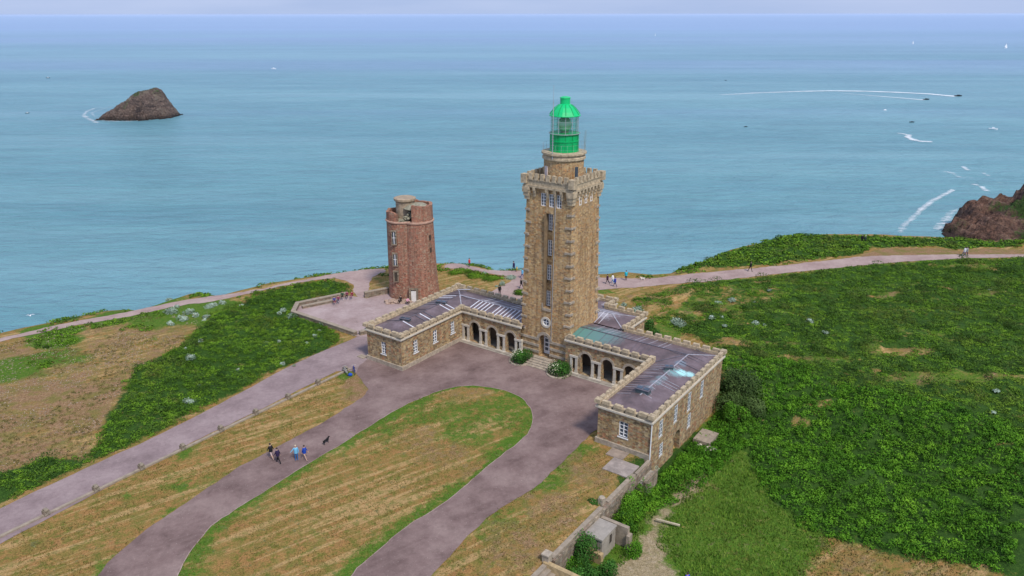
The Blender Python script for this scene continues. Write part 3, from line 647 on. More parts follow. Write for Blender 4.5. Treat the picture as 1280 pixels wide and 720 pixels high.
flush('bracken', M['bracken'], 'dense bright green bracken on the slope beside the right wing', 'bracken')
# blades
def blades(x, y, z, h, w, mat_tint):
    n = len(x); ph = rg.random(n)*6.28; dx = np.cos(ph)*w; dy = np.sin(ph)*w; lx = (rg.random(n)-.5)*h*.9; ly = (rg.random(n)-.5)*h*.9
    v = np.stack([np.stack([x-dx, y-dy, z], 1), np.stack([x+dx, y+dy, z], 1), np.stack([x+dx*.3+lx, y+dy*.3+ly, z+h], 1), np.stack([x-dx*.3+lx, y-dy*.3+ly, z+h], 1)], 1).reshape(-1, 3)
    return v, np.repeat(mat_tint, 4)
MEAD = PX([(905, 575), (925, 562), (945, 590), (962, 624), (997, 657), (1047, 676), (1110, 693), (1168, 701), (1230, 712), (1300, 770), (760, 790), (790, 725), (745, 700), (770, 668), (800, 642), (828, 624), (850, 602), (880, 592)])
x, y = scatter(MEAD, 45, .2, lambda x, y: (sdf(DRYP, x, y)+(fbm(x, y, 2.5, 3)-.5)*4 < .2) & (w2loc(x, y)[0] > 21.6) & (sdf(POLY['track'], x, y) < .2+(fbm(x, y, 2, 3)-.5)*2) & (fbm(x, y, 4.5, 3) > .2))
h = (.12+.45*fbm(x, y, 3.5, 3)*rg.random(len(x))); v, t = blades(x, y, ground_z(x, y)-.02, h, .035+.02*rg.random(len(x)), np.clip(rg.random(len(x))*.8+.1, 0, 1))
tag(quads_obj('meadow_grass', v, t, M['meadow']), 'tall bright green meadow grass in front of the bracken', 'grass', kind='stuff')
def turf(poly, d, cond, h0, mat, name, label):
    x, y = scatter(poly, d, -.14, cond, -.15); n = len(x)
    v, t = blades(x, y, ground_z(x, y)-.01, h0*(.5+rg.random(n)), .03+.03*rg.random(n), rg.random(n))
    tag(quads_obj(name, v, t, mat), label, 'grass', kind='stuff')
x, y = scatter(POLY['bare'], 6., .4, lambda x, y: (sdf(POLY['heathl'], x, y) < -.5) & (fbm(x, y, 3.3, 4) > .5), .3); n = len(x)
v, t = clumps(x, y, ground_z(x, y), .05+.10*rg.random(n)**3, .04+.06*rg.random(n), 5, .05); quads_obj('loose_stones', v, t, simple('loose_stone', (.40, .31, .24), .9, .3, 1)); tag(COL.objects['loose_stones'], 'pale loose stones strewn over the bare reddish ground at left', 'stones', kind='stuff')
x, y = scatter(POLY['bare'], 3.2, .4, lambda x, y: (sdf(POLY['heathl'], x, y) < -.3) & (fbm(x+9, y, 4.5, 4) > .47), .3); n = len(x)
v, t = clumps(x, y, ground_z(x, y), .12+.22*rg.random(n), .05+.08*rg.random(n), 12, .06); quads_obj('sparse_turf', v, t, M['drygrass']); tag(COL.objects['sparse_turf'], 'sparse low turf patches on the bare reddish ground at left', 'turf', kind='stuff')
STRIP = PX([(-60, 720), (0, 681), (105, 626), (175, 589), (230, 559), (275, 538), (345, 504), (430, 463), (440, 470), (440, 500), (400, 528), (300, 580), (190, 654), (122, 720), (60, 780), (-60, 800)])
RSTR = PX([(743, 552), (800, 575), (770, 605), (700, 680), (665, 720), (640, 770), (500, 770), (537, 722), (576, 681), (611, 646), (664, 615), (716, 567)])
turf(smooth_poly(POLY['isle'], 1), 30, lambda x, y: fbm(x, y, 2.2, 3) > .42, .07, M['drygrass'], 'lawn_grass', 'short dry grass tufts on the oval lawn')
turf(STRIP, 30, lambda x, y: fbm(x, y, 2.2, 3) > .42, .08, M['drygrass'], 'verge_grass', 'dry grass on the strip between the two roads')
turf(DRYP, 25, lambda x, y: fbm(x, y, 2.2, 3) > .35, .14, M['drygrass'], 'straw_grass', 'straw coloured rough grass at the lower right below the bracken')
turf(RSTR, 30, lambda x, y: fbm(x, y, 2.2, 3) > .42, .08, M['drygrass'], 'dry_turf', 'worn dry turf between the driveway and retaining wall')
def T3(a, b, z=0.): return (a, -b, z)          # building frame: x along the facade, y = -b
WORG = loc2w(0, 0)
def bthing(name, label, cat, a, b, group=None, z=0., zrot=TH):
    return thing(name, label, cat, tuple(loc2w(a, b, z)), zrot, group)
def wallseg(mb, p0, p1, z0, z1, holes=(), depth=.35, mat=0, rmat=0, back=1, shear=None):
    """wall from p0 to p1 seen from its right-hand side; holes (u0,u1,za,zb,arch,backmat)"""
    p0 = np.array(p0, float); p1 = np.array(p1, float); L = np.hypot(*(p1-p0)); t = (p1-p0)/L; n = np.array([t[1], -t[0]])
    if shear is None:
        def F(u, z, d=0.): q = p0+t*u-n*d; return (q[0], q[1], z)
    else: F = shear
    us = sorted(set([0., L]+[h[0] for h in holes]+[h[1] for h in holes])); zs = {z0, z1}
    for h in holes:
        zs |= {h[2], h[3]}
        if h[4]: zs.add(h[3]+(h[1]-h[0])/2)
    zs = sorted(zs)
    def q4(a, b_, c, d, m): mb.face([a, b_, c, d], m)
    for u0, u1 in zip(us[:-1], us[1:]):
        for za, zb in zip(zs[:-1], zs[1:]):
            if u1-u0 < 1e-6 or zb-za < 1e-6: continue
            um, zm = (u0+u1)/2, (za+zb)/2; inside = False
            for h in holes:
                top = h[3]+((h[1]-h[0])/2 if h[4] else 0)
                if h[0] < um < h[1] and h[2] < zm < top: inside = True
            if not inside: q4(F(u0, za), F(u1, za), F(u1, zb), F(u0, zb), mat)
    for h in holes:
        u0, u1, za, zb, arch, bm_ = h[:6]; d = h[6] if len(h) > 6 else depth
        q4(F(u0, za), F(u0, za, d), F(u0, zb, d), F(u0, zb), rmat); q4(F(u1, za, d), F(u1, za), F(u1, zb), F(u1, zb, d), rmat)
        q4(F(u0, za), F(u1, za), F(u1, za, d), F(u0, za, d), rmat)
        if bm_ is not None: q4(F(u0, za, d), F(u1, za, d), F(u1, zb, d), F(u0, zb, d), bm_)
        if arch:
            r = (u1-u0)/2; c = (u0+u1)/2; k = 12; top = zb+r
            pts = [(c-r*math.cos(math.pi*j/k), zb+r*math.sin(math.pi*j/k)) for j in range(k+1)]
            for a, b_ in zip(pts[:-1], pts[1:]):
                q4(F(*a), F(*b_), F(b_[0], top), F(a[0], top), mat); q4(F(*a), F(*a, d), F(*b_, d), F(*b_), rmat)
                if bm_ is not None: mb.face([F(a[0], zb, d), F(b_[0], zb, d), F(*b_, d), F(*a, d)], bm_)
        else: q4(F(u0, zb, d), F(u1, zb, d), F(u1, zb), F(u0, zb), rmat)
def offs(path, d, closed=False):
    """mitred offset to the right of the walking direction"""
    P_ = [np.array(p, float) for p in path]; n = len(P_); out = []
    for i in range(n):
        ts = []
        if i > 0 or closed: ts.append(P_[i]-P_[i-1])
        if i < n-1 or closed: ts.append(P_[(i+1) % n]-P_[i])
        ns = [np.array([t[1], -t[0]])/np.hypot(*t) for t in ts]
        if len(ns) == 1: out.append(P_[i]+ns[0]*d)
        else: m = ns[0]+ns[1]; out.append(P_[i]+m*d/(1+ns[0]@ns[1]))
    return out
def strip(mb, path, dout, din, z0, z1, mat=0, closed=False):
    O = offs(path, dout, closed); I = offs(path, -din, closed); n = len(path); R = range(n if closed else n-1)
    for i in R:
        j = (i+1) % n; a, b_, c, d = O[i], O[j], I[j], I[i]
        mb.face([(*a, z0), (*b_, z0), (*b_, z1), (*a, z1)], mat); mb.face([(*c, z0), (*d, z0), (*d, z1), (*c, z1)], mat)
        mb.face([(*a, z1), (*b_, z1), (*c, z1), (*d, z1)], mat); mb.face([(*d, z0), (*c, z0), (*b_, z0), (*a, z0)], mat)
    if not closed:
        for i in (0, n-1): mb.face([(*O[i], z0), (*I[i], z0), (*I[i], z1), (*O[i], z1)], mat)
def merlons(mb, path, z0, z1, pitch=1.3, w=.95, th=.2, mat=0, cs=.34, skip_ends=(0, 0)):
    for i in range(len(path)-1):
        p, q = np.array(path[i], float), np.array(path[i+1], float); L = np.hypot(*(q-p)); t = (q-p)/L; n = max(1, round((L-.5)/pitch))
        pt = (L-.5)/n
        for k in range(n):
            c = p+t*(.25+pt*(k+.5)); jz = rnd.uniform(-.02, .02); jw = rnd.uniform(.9, 1.05)
            mb.obox(c, t, w*pt/pitch/2*jw, th, z0, z1+jz, mat, .10)
    for k, p in enumerate(path):
        if (k == 0 and skip_ends[0]) or (k == len(path)-1 and skip_ends[1]): continue
        mb.obox(p, (1., 0.), cs, cs, z0-.02, z1+.03, mat, .08)
def window(root, p, t, u, z, w, h, org, cols=2, rows=4, n_off=.12, sill=True, name='window', two=False, fd=.08):
    """white frame with dark panes set in the wall at distance u from p along unit t, face normal = right of t"""
    p = np.array(p, float); t = np.array(t, float); n = np.array([t[1], -t[0]])
    def B(mb, u0, u1, z0, z1, d0, d1, m=0):
        c = p+t*(u+(u0+u1)/2)-n*((d0+d1)/2); mb.obox(c, t, (u1-u0)/2, (d1-d0)/2, z+z0, z+z1, m)
    mb = MB(); f = .085
    B(mb, -w/2, -w/2+f, 0, h, n_off, n_off+fd); B(mb, w/2-f, w/2, 0, h, n_off, n_off+fd)
    B(mb, -w/2+f, w/2-f, h-f, h, n_off, n_off+fd); B(mb, -w/2+f, w/2-f, 0, f, n_off, n_off+fd)
    for k in range(1, cols): c_ = -w/2+w*k/cols; B(mb, c_-.05, c_+.05, f, h-f, n_off+.004, n_off+fd-.01)
    for k in range(1, rows): z_ = h*k/rows; B(mb, -w/2+f, w/2-f, z_-.03, z_+.03, n_off+.008, n_off+fd-.02)
    o = mb.build(name, M['white'], root, org=org)
    g_ = MB(); B(g_, -w/2+.01, w/2-.01, .01, h-.01, n_off+fd-.004, n_off+fd+.03); g_.build('pane', M['glass'], o, org=org)
    if sill:
        s_ = MB(); B(s_, -w/2-.1, w/2+.1, -.13, -.01, -.06 if fd > .05 else -.02, .3); s_.build('sill', M['white'] if sill == 2 else M['granite_pale'], o, org=org)
    return o
# ---------------------------------------------------------------- lighthouse
LH = bthing('lighthouse', 'tall square stone lighthouse with a green lantern on its crenellated top', 'lighthouse', 0, 0)
HB, HT = 3.62, 3.2      # half widths at z=4.6 and z=21.5
def hw(z): return HB+(HT-HB)*min(1, max(0, (z-4.6)/17.))
mb = MB()
corners = [(-1, -1), (1, -1), (1, 1), (-1, 1)]
def shearF(k):
    (ax, ay), (bx, by) = corners[k], corners[(k+1) % 4]; tx, ty = (bx-ax)/2, (by-ay)/2; nx_, ny_ = ty, -tx
    def F(u, z, d=0.):          # u in 0..1 => metres: we use u in metres about 2*HB
        w_ = hw(z); s = (u/HB-1.)   # -1..1
        s_ = (u-HB)/w_ if abs(u-HB) < 2.2 else s
        return (nx_*w_+tx*w_*s_-nx_*d, ny_*w_+ty*w_*s_-ny_*d, z)
    return F
c0 = HB+.12
front_holes = [(c0-.95, c0+.62, .75, 3.0, True, 1, 1.3), (c0-.46, c0+.56, 7.5, 19.5, False, 0, .85), (c0-.55, c0+.45, 5.05, 6.0, False, 0, .25)]
tw3 = [c0-.9, c0+.25, c0+1.3]
front_holes += [(u-.38, u+.38, 20.3, 21.9, False, 3, .3) for u in tw3]
for k in range(4):
    L = 2*HB; holes = front_holes if k == 0 else ([(HB-.45, HB+.35, z, z+1.5, False, 3, .3) for z in (19.,)] if k == 3 else [])
    wallseg(mb, (0, 0), (L, 0), 0., 22.4, holes, mat=0, rmat=0, shear=shearF(k))
mb.build('wall', [M['stone'], M['innerwood'], M['stone'], M['dark']], LH)
# base plinth and banded rustication either side of the door
mb = MB(); w4 = HB+.1
for z0, z1 in ((0, .65), (1.1, 1.42), (1.95, 2.27), (2.85, 3.17)):
    pth = [(c0-HB-1.0, -w4+.0), (-w4, -w4), (-w4, w4), (w4, w4), (w4, -w4), (c0-HB+.67, -w4)]
    strip(mb, pth[::-1][::-1], -.0, .22, z0, z1) if False else None
    for (x0, x1) in ((-w4, c0-HB-.98), (c0-HB+.65, w4)): mb.box(x0, x1, -w4, -w4+.3, z0, z1)
    mb.box(w4-.28, w4+.002, -w4+.302, w4, z0, z1+.002); mb.box(-w4-.002, -w4+.28, -w4+.302, w4, z0, z1+.002)
    mb.box(-w4+.29, w4-.29, w4-.28, w4-.001, z0, z1)
# door arch voussoirs
for j in range(9):
    a_ = math.pi*(j+.5)/9; cx_, cz_ = c0-HB-.165-.0, 3.0; r0, r1 = .80, 1.18
    pts = []
    for (r, an) in ((r0, a_-.165), (r1, a_-.165), (r1, a_+.165), (r0, a_+.165)):
        pts.append((cx_+r*math.cos(an), cz_+r*math.sin(an)))
    y_ = -w4-.0
    mb.face([(x, y_, z) for x, z in pts]); 
    for i in range(4): (xa, za), (xb, zb) = pts[i], pts[(i+1) % 4]; mb.face([(xa, y_, za), (xa, y_+.3, za), (xb, y_+.3, zb), (xb, y_, zb)])
mb.build('base_bands', M['granite'], LH)
k = 0; z = 4.05
while z < 21:
    w_ = hw(z)+.11; ln = .95 if k % 2 else .7; hh = .16
    for sx in (-1, 1):
        for sy in (-1, 1):
            mb = MB()
            x0, x1 = sorted((sx*w_, sx*(w_-ln))); y0, y1 = sorted((sy*w_, sy*(w_-.42))); mb.box(x0, x1, y0, y1, z, z+hh*1.5)
            x0, x1 = sorted((sx*(w_-.002), sx*(w_-.42))); y0, y1 = sorted((sy*(w_-.421), sy*(w_-ln))); mb.box(x0, x1, y0, y1, z+.002, z+hh*1.5-.003)
            x0, x1 = sorted((sx*(w_-ln+.22), sx*(w_-ln-.02))); y0, y1 = sorted((sy*(w_+.01), sy*(w_-.4))); mb.box(x0, x1, y0, y1, z-.06, z+.14)
            x0, x1 = sorted((sx*(w_+.01), sx*(w_-.4))); y0, y1 = sorted((sy*(w_-ln+.22), sy*(w_-ln-.02))); mb.box(x0, x1, y0, y1, z-.06, z+.14)
            mb.build('quoin', M['granite'], LH)
    z += 1.55; k += 1
fy = lambda z: -hw(z)
fx0 = c0-HB
for z0 in (7.55, 10.95, 14.1, 17.3):
    window(LH, (0, fy(z0+1)), (1., 0.), fx0-.1, z0, .62, 2.0, (0, 0, 0), cols=2, rows=5, n_off=.62, sill=False)
    s_ = MB(); s_.box(fx0-.46, fx0+.56, fy(z0+2)+.55, fy(z0+2)+.85, z0+2.0, z0+3.0 if z0 < 17 else z0+2.15); s_.build('spandrel', M['stone'], LH)
mb = MB(); mb.box(fx0-.459, fx0-.43, fy(13)-.2, fy(13)+.9, 7.55, 19.45); mb.build('reveal_shade_panel', simple('shaded_reveal', (.2, .14, .08), .9, .3, 2), LH)  # thin dark panel on the left jamb, recess shade put into its colour
for u in tw3: window(LH, (0, fy(21)), (1., 0.), u-HB, 20.3, .74, 1.6, (0, 0, 0), cols=2, rows=4, n_off=.1, sill=False)
# side-face windows peeking under the parapet
for x_ in (-1.3, 0, 1.3):
    window(LH, (hw(21), 0), (0., 1.), x_, 20.6, .5, 1.0, (0, 0, 0), cols=1, rows=2, n_off=-.03, sill=False)
mb = MB(); cz = 5.55; yy = fy(cz)
def ringplate(mb, cx, cz, y0, y1, r0, r1, n=16, m=0, lobes=0):
    for j in range(n):
        a, b_ = 2*math.pi*j/n, 2*math.pi*(j+1)/n; P_ = lambda r, t, y: (cx+r*math.cos(t), y, cz+r*math.sin(t))
        mb.face([P_(r0, a, y0), P_(r1, a, y0), P_(r1, b_, y0), P_(r0, b_, y0)], m); mb.face([P_(r1, a, y0), P_(r1, a, y1), P_(r1, b_, y1), P_(r1, b_, y0)], m)
        mb.face([P_(r0, b_, y0), P_(r0, b_, y1), P_(r0, a, y1), P_(r0, a, y0)], m)
ringplate(mb, fx0, cz, yy-.08, yy+.2, .5, .74); rw = mb.build('round_window', M['granite_pale'], LH)
mb = MB(); ringplate(mb, fx0, cz, yy+.05, yy+.12, .42, .52); mb.box(fx0-.04, fx0+.04, yy+.05, yy+.11, cz-.45, cz+.45); mb.box(fx0-.45, fx0-.04, yy+.05, yy+.11, cz-.04, cz+.04); mb.box(fx0+.04, fx0+.45, yy+.05, yy+.11, cz-.04, cz+.04); mb.build('window_frame', M['white'], rw)
mb = MB(); mb.box(fx0-.5, fx0+.45, yy+.14, yy+.2, cz-.5, cz+.45); mb.build('pane', M['glass'], rw)
mb = MB(); mb.box(fx0-.55, fx0+.65, fy(7.2)-.12, fy(7.2)+.25, 7.1, 7.42); mb.box(fx0-.7, fx0-.46, fy(7.2)-.05, fy(7.2)+.2, 7.425, 8.0); mb.build('window_ledge', M['granite'], LH)
# door
dr = MB(); dy = -HB+1.05
dr.box(fx0-.93, fx0+.58, dy, dy+.1, .76, 3.6); dr = dr.build('door', M['white'], LH)
mb = MB()
for x0, x1 in ((fx0-.72, fx0-.25), (fx0-.06, fx0+.42)):
    for z0 in (1.2, 1.8, 2.4, 3.0): mb.box(x0, x1, dy-.02, dy+.03, z0, z0+.42)
mb.build('pane', M['glass'], dr)
mb = MB()
for k in range(5):
    mb.box(fx0-1.5-.12*k, fx0+1.2+.12*k, -w4-.65-.36*k, -w4-.65-.36*(k-1) if k else -w4+.0, 0., .75-.15*k)
mb.build('doorstep', M['granite'], LH)
mb = MB(); mb.tube((fx0+.85, fy(4)-.09, 3.3), (fx0+.85, fy(22)-.02, 21.9), .045, 6); mb.build('downpipe', M['steel'], LH)
# machicolated parapet
mb = MB(); PW = 3.56
for k in range(4):
    (ax, ay), (bx, by) = corners[k], corners[(k+1) % 4]; tx, ty = (bx-ax)/2, (by-ay)/2; nx_, ny_ = ty, -tx
    us = np.linspace(-2.75, 2.75, 8) if k != 0 else [-2.75, -1.95, -.14+0*1, 0.95, 1.9, 2.75]
    for u in us:
        for q, (d0, zz, z2) in enumerate(((.14, 21.35, 21.75), (.26, 21.75, 22.1), (.38, 22.1, 22.45))):
            cx_ = nx_*(HT+d0/2-.05)+tx*u; cy_ = ny_*(HT+d0/2-.05)+ty*u
            mb.obox((cx_, cy_), (tx, ty), .17, d0/2+.05, zz+.002*q, z2)
for sx in (-1, 1):
    for sy in (-1, 1):
        for w_, z0, z1 in ((.24, 20.9, 21.35), (.34, 21.352, 21.8), (.45, 21.802, 22.446)):
            c_ = HT+w_/2-.28; mb.box(*sorted((sx*(HT-.5), sx*(HT+w_-.03))), *sorted((sy*(HT-.5), sy*(HT+w_-.03))), z0, z1)
mb.build('machicolation', M['granite_tan'], LH)
mb = MB(); sq = [(-PW+.2, -PW+.2), (PW-.2, -PW+.2), (PW-.2, PW-.2), (-PW+.2, PW-.2)]
strip(mb, sq, .2, .9, 22.45, 22.72, 0, True); strip(mb, sq, .08, .3, 22.722, 23.3, 0, True); strip(mb, sq, .16, .34, 23.302, 23.42, 0, True)
for k in range(4):
    p, q = np.array(sq[k]), np.array(sq[(k+1) % 4]); t = (q-p)/np.hypot(*(q-p)); L = np.hypot(*(q-p))
    for j in range(7):
        u = .88+(L-1.76)*j/6; c_ = p+t*u; mb.obox(c_, t, .27, .2, 23.4, 24.15, 0, .16)
    mb.box(p[0]-.38, p[0]+.38, p[1]-.38, p[1]+.38, 22.9, 24.0)
mb.build('parapet', M['granite_tan'], LH)
mb = MB(); mb.box(-PW+.4, PW-.4, -PW+.4, PW-.4, 22.3, 22.6); mb.build('terrace', M['dark'], LH)
# drum, gallery and lantern
mb = MB(); mb.lathe(0, 0, [(2.42, 22.55), (2.42, 25.8)], 40, 0); dm = mb.build('drum', M['stone'], LH, smooth=False)
mb = MB(); an = math.radians(-117); cxx, cyy = 2.43*math.cos(an), 2.43*math.sin(an)
mb.obox((cxx, cyy), (-math.sin(an), math.cos(an)), .3, .06, 22.9, 24.95, 0); mb.build('drum_door', simple('faded_door', (.62, .52, .48), .7, .15), dm)
mb = MB(); an = math.radians(-20); mb.obox((2.4*math.cos(an), 2.4*math.sin(an)), (-math.sin(an), math.cos(an)), .22, .08, 23.6, 25., 0); mb.build('drum_window', M['glass'], dm)
mb = MB(); mb.lathe(0, 0, [(2.42, 25.6), (2.62, 25.75), (2.62, 26.0), (2.5, 26.1), (2.5, 26.2), (2.72, 26.35), (2.72, 26.55), (2.3, 26.6), (.1, 26.6)], 40); mb.build('gallery_cornice', M['granite_tan'], LH)
mb = MB(); mb.lathe(0, 0, [(1.78, 26.6), (1.78, 26.7), (1.7, 26.72), (1.7, 27.75), (1.76, 27.78), (1.76, 27.9), (1.7, 27.93), (1.7, 28.55), (1.78, 28.6), (1.78, 28.72), (1.5, 28.74)], 24); mb.build('lantern_base', M['green'], LH, smooth=False)
mb = MB()
for k in range(12):
    a = 2*math.pi*k/12+.1; c_, s_ = 1.62*math.cos(a), 1.62*math.sin(a); mb.tube((c_, s_, 28.7), (c_, s_, 30.75), .035, 5)
for z in (29.4, 30.1): 
    for k in range(24):
        a, b_ = 2*math.pi*k/24, 2*math.pi*(k+1)/24; mb.tube((1.62*math.cos(a), 1.62*math.sin(a), z), (1.62*math.cos(b_), 1.62*math.sin(b_), z), .018, 4)
for k in range(24):
    a, b_ = 2*math.pi*k/24, 2*math.pi*(k+1)/24; mb.tube((1.86*math.cos(a), 1.86*math.sin(a), 28.72), (1.86*math.cos(b_), 1.86*math.sin(b_), 28.72), .05, 4)
mb.build('lantern_frame', M['steel'], LH)
mgl, nt, b = new_mat('lantern_glazing'); N = NT(nt)
tr = N.n('ShaderNodeBsdfTransparent'); gl = N.n('ShaderNodeBsdfGlossy'); gl.inputs['Roughness'].default_value = .05; gl.inputs['Color'].default_value = (.9, 1, .95, 1)
mx = N.n('ShaderNodeMixShader'); mx.inputs[0].default_value = .035; tr.inputs['Color'].default_value = (.74, .90, .80, 1)
N.l(tr.outputs[0], mx.inputs[1]); N.l(gl.outputs[0], mx.inputs[2]); N.l(mx.outputs[0], nt.nodes['Material Output'].inputs[0])
mb = MB()
for k in range(12):
    a = 2*math.pi*k/12+.1; c_, s_ = 1.715*math.cos(a), 1.715*math.sin(a); mb.tube((c_, s_, 26.72), (c_, s_, 28.55), .025, 4)
    for (r0, z0), (r1, z1) in (((1.81, 30.93), (1.58, 31.26)), ((1.58, 31.26), (1.2, 31.71)), ((1.2, 31.71), (.76, 32.03))): mb.tube((r0*math.cos(a), r0*math.sin(a), z0), (r1*math.cos(a), r1*math.sin(a), z1), .03, 4)
mb.build('panel_ribs', simple('seam_green', (.0, .22, .06), .5, .2, 2), LH)  # darker green ribs along the panel seams of lantern base and roof
mb = MB(); mb.lathe(0, 0, [(1.57, 28.72), (1.57, 30.75)], 24, cap=False); mb.build('lantern_glass', mgl, LH)
ml, nt, b = new_mat('fresnel_lens'); b.inputs['Base Color'].default_value = (.55, .68, .5, 1); b.inputs['Roughness'].default_value = .15; b.inputs['Metallic'].default_value = .3
mb = MB(); mb.sphere((0, 0, 29.72), .86, 20, 12, 0, (1, 1, 1.05))
lp = mb.build('lens', ml, LH, smooth=True)
mb = MB()
mb.lathe(0, 0, [(math.sqrt(.93**2-z_**2)*(1 if k_ % 2 else .93), 29.72+z_) for k_, z_ in enumerate(np.linspace(-.8, .8, 17))][:1]+[(.55, 29.0)], 20)
mb.tube((0, 0, 28.7), (0, 0, 29.0), .5, 12); mb.build('lens_rings', simple('lens_brass', (.25, .27, .18), .4, .2, 2, .5), lp)
mb = MB(); mb.lathe(0, 0, [(1.5, 30.7), (1.86, 30.72), (1.88, 30.8), (1.8, 30.92), (1.58, 31.25), (1.2, 31.7), (.76, 32.02), (.6, 32.1), (.6, 32.72), (.66, 32.76), (.62, 32.85), (.3, 32.95)], 16)
mb.build('lantern_roof', simple('bright_green_roof', (.0, .50, .15), .35, .08, 1.), LH)
mb = MB()
for k in range(22):
    a = 2*math.pi*k/22; c_, s_ = 2.55*math.cos(a), 2.55*math.sin(a); mb.tube((c_, s_, 26.55), (c_, s_, 27.55), .011, 4)
    b_ = 2*math.pi*(k+1)/22
    for z in (27.0, 27.53): mb.tube((c_, s_, z), (2.55*math.cos(b_), 2.55*math.sin(b_), z), .008, 4)
mb.build('railing', M['steel'], LH)
mb = MB(); an = math.radians(-82); p = (2.62*math.cos(an)-.35, 2.62*math.sin(an)); 
mb.tube((*p, 25.9), (p[0]+.02, p[1], 32.6), .05, 6); mb.tube((p[0]+.02, p[1], 32.6), (p[0]+.03, p[1], 34.4), .022, 5)
for z in np.arange(26.6, 30.2, .32): mb.box(p[0]-.15, p[0]+.15, p[1]-.02, p[1]+.02, z, z+.03)
mb.build('antenna', M['steel'], LH)
mb = MB()
for an, h_ in ((20, 29.2), (5, 28.6), (50, 28.9)):
    a = math.radians(an); mb.tube((2.6*math.cos(a), 2.6*math.sin(a), 26.4), (2.6*math.cos(a), 2.6*math.sin(a), h_), .02, 4)
mb.build('lightning_rods', M['steel'], LH)
# ---------------------------------------------------------------- wings
def arcade(root, x0, x1, yf, org, mirror=False):
    """three arches between paired pillars; returns holes for the wall and adds the pillars as parts"""
def win_holes(L): return [(u-w/2, u+w/2, z, z+h, False, 2, .3) for u, z, w, h in L]
LEFT = bthing('stone_wing', 'left stone wing with white striped roof between brick tower and lighthouse', 'building', -13, 4)
RIGHT = bthing('stone_wing', 'right stone wing with teal stained roof standing above the green bracken', 'building', 13, 4)
REAR = bthing('stone_wing', 'small rear roof section tucked behind the lighthouse shaft with purple hipped roof', 'building', 0, -5)
OL, OR, OB = (-13, -4, 0), (13, -4, 0), (0, 5, 0)
wm = [M['stone_wing'], M['dark'], M['dark'], M['inner']]
HC_ = 4.12
def build_wing(root, org, path, win, arch_seg, back_from, zlow, roofb):
    mb = MB(); cor = MB()
    for i in range(len(path)-1):
        p, q = path[i], path[i+1]; L = math.hypot(q[0]-p[0], q[1]-p[1]); W_ = win.get(i, [])
        if i == arch_seg: continue
        hs = win_holes([w_[:4] for w_ in W_ if w_[4] == 'w'])+[(u-w/2, u+w/2, z, z+h, True, 1, .6) for u, z, w, h, k in W_ if k == 'a']
        wallseg(mb, p, q, zlow, HC_, hs, mat=0, rmat=0)
        t = ((q[0]-p[0])/L, (q[1]-p[1])/L)
        for u, z, w, h, k in W_:
            if k == 'w':
                window(root, p, t, u, z+.01, w-.02, h-.02, org, cols=2, rows=4, n_off=.02 if (root is RIGHT and i == 3) else .1, sill=True if (root is RIGHT and i == 3) else 2, fd=.035 if (root is RIGHT and i == 3) else .08)
    mb.build('wall', wm, root, org=org)
# common pieces
def skirt(root, org, path, zc=HC_, plinth=(), closed=False, ends=(0, 0)):
    mb = MB(); strip(mb, path, .24, .1, zc, zc+.16, 0, closed); strip(mb, path, .14, .1, zc-.12, zc-.002, 0, closed); mb.build('cornice', M['granite_pale'], root, org=org)
    mb = MB(); strip(mb, path, .06, .3, zc+.162, zc+.55, 0, closed)
    merlons(mb, path, zc+.54, zc+.9, skip_ends=ends)
    # drain holes under each notch
    for i in range(len(path)-1):
        p, q = np.array(path[i], float), np.array(path[i+1], float); L = np.hypot(*(q-p)); t = (q-p)/L; n = max(1, round((L-.5)/1.3)); pt = (L-.5)/n; nn = np.array([t[1], -t[0]])
        for k in range(1, n): c = p+t*(.25+pt*k)+nn*.05; mb.obox(c, t, .09, .02, zc+.22, zc+.42, 1)
    mb.build('parapet', [M['granite_tan'], M['dark']], root, org=org)
    for pth in plinth:
        mb = MB(); strip(mb, pth, .18, .1, -.5, .55); mb.build('plinth', M['granite'], root, org=org)
LO, LI, LF, LK, LN = -19.13, -13.14, 16., -2.4, 4.1
pathL = [(-3.3, 2.4), (LO, 2.4), (LO, -LF), (LI, -LF), (LI, -LN), (-3.3, -LN)]
lb_ = lambda b: LF-b    # u on the outer wall from (LI,-LF) to (LI,-LN): u = LF-b
pathL2 = pathL
build_wing(LEFT, OL, pathL, {2: [(2.85, 1.45, .85, 1.65, 'w')], 3: [(LF-13.4, 1.55, .85, 1.7, 'w'), (LF-9.65, 1.6, .85, 1.7, 'w'), (LF-6.1, 1.65, .85, 1.7, 'w')], 1: [(5, 1.5, .85, 1.6, 'w'), (11, 1.5, .85, 1.6, 'w')]}, 4, None, 0., None)
skirt(LEFT, OL, pathL, plinth=([(LO, -LF+3), (LO, -LF), (LI, -LF), (LI, -LN)],), ends=(1, 1))
RI, RO, RF = 15.0, 21.0, 16.45
pathR = [(3.3, -LN), (RI, -LN), (RI, -RF), (RO, -RF), (RO, 2.4), (8.13, 2.4)]
build_wing(RIGHT, OR, pathR, {2: [(2.95, 1.5, 1.05, 1.75, 'w')], 1: [(4, 1.55, .85, 1.7, 'w'), (8, 1.55, .85, 1.7, 'w')],
  3: [(RF-14.1, 1.5, .85, 1.95, 'w'), (RF-10.5, 1.5, .85, 2.0, 'w'), (RF-7., 1.3, .85, 2.2, 'w'), (RF-3.5, 1.4, .85, 2.1, 'w'), (RF-13.7, -.95, .85, 1.5, 'w'), (RF-6.6, -.95, .85, 1.7, 'w'), (RF-9.7, -2.9, 1.6, 2.2, 'a')]}, 0, None, -3.2, None)
skirt(RIGHT, OR, pathR, plinth=([(RI, -LN), (RI, -RF), (RO, -RF)],), ends=(1, 0))
pathB = [(8.13, 2.4), (8.13, 8.0), (2.5, 8.0), (2.5, 10.4), (-2.5, 10.4), (-2.5, 8.0), (-8.13, 8.0), (-8.13, 2.4)]
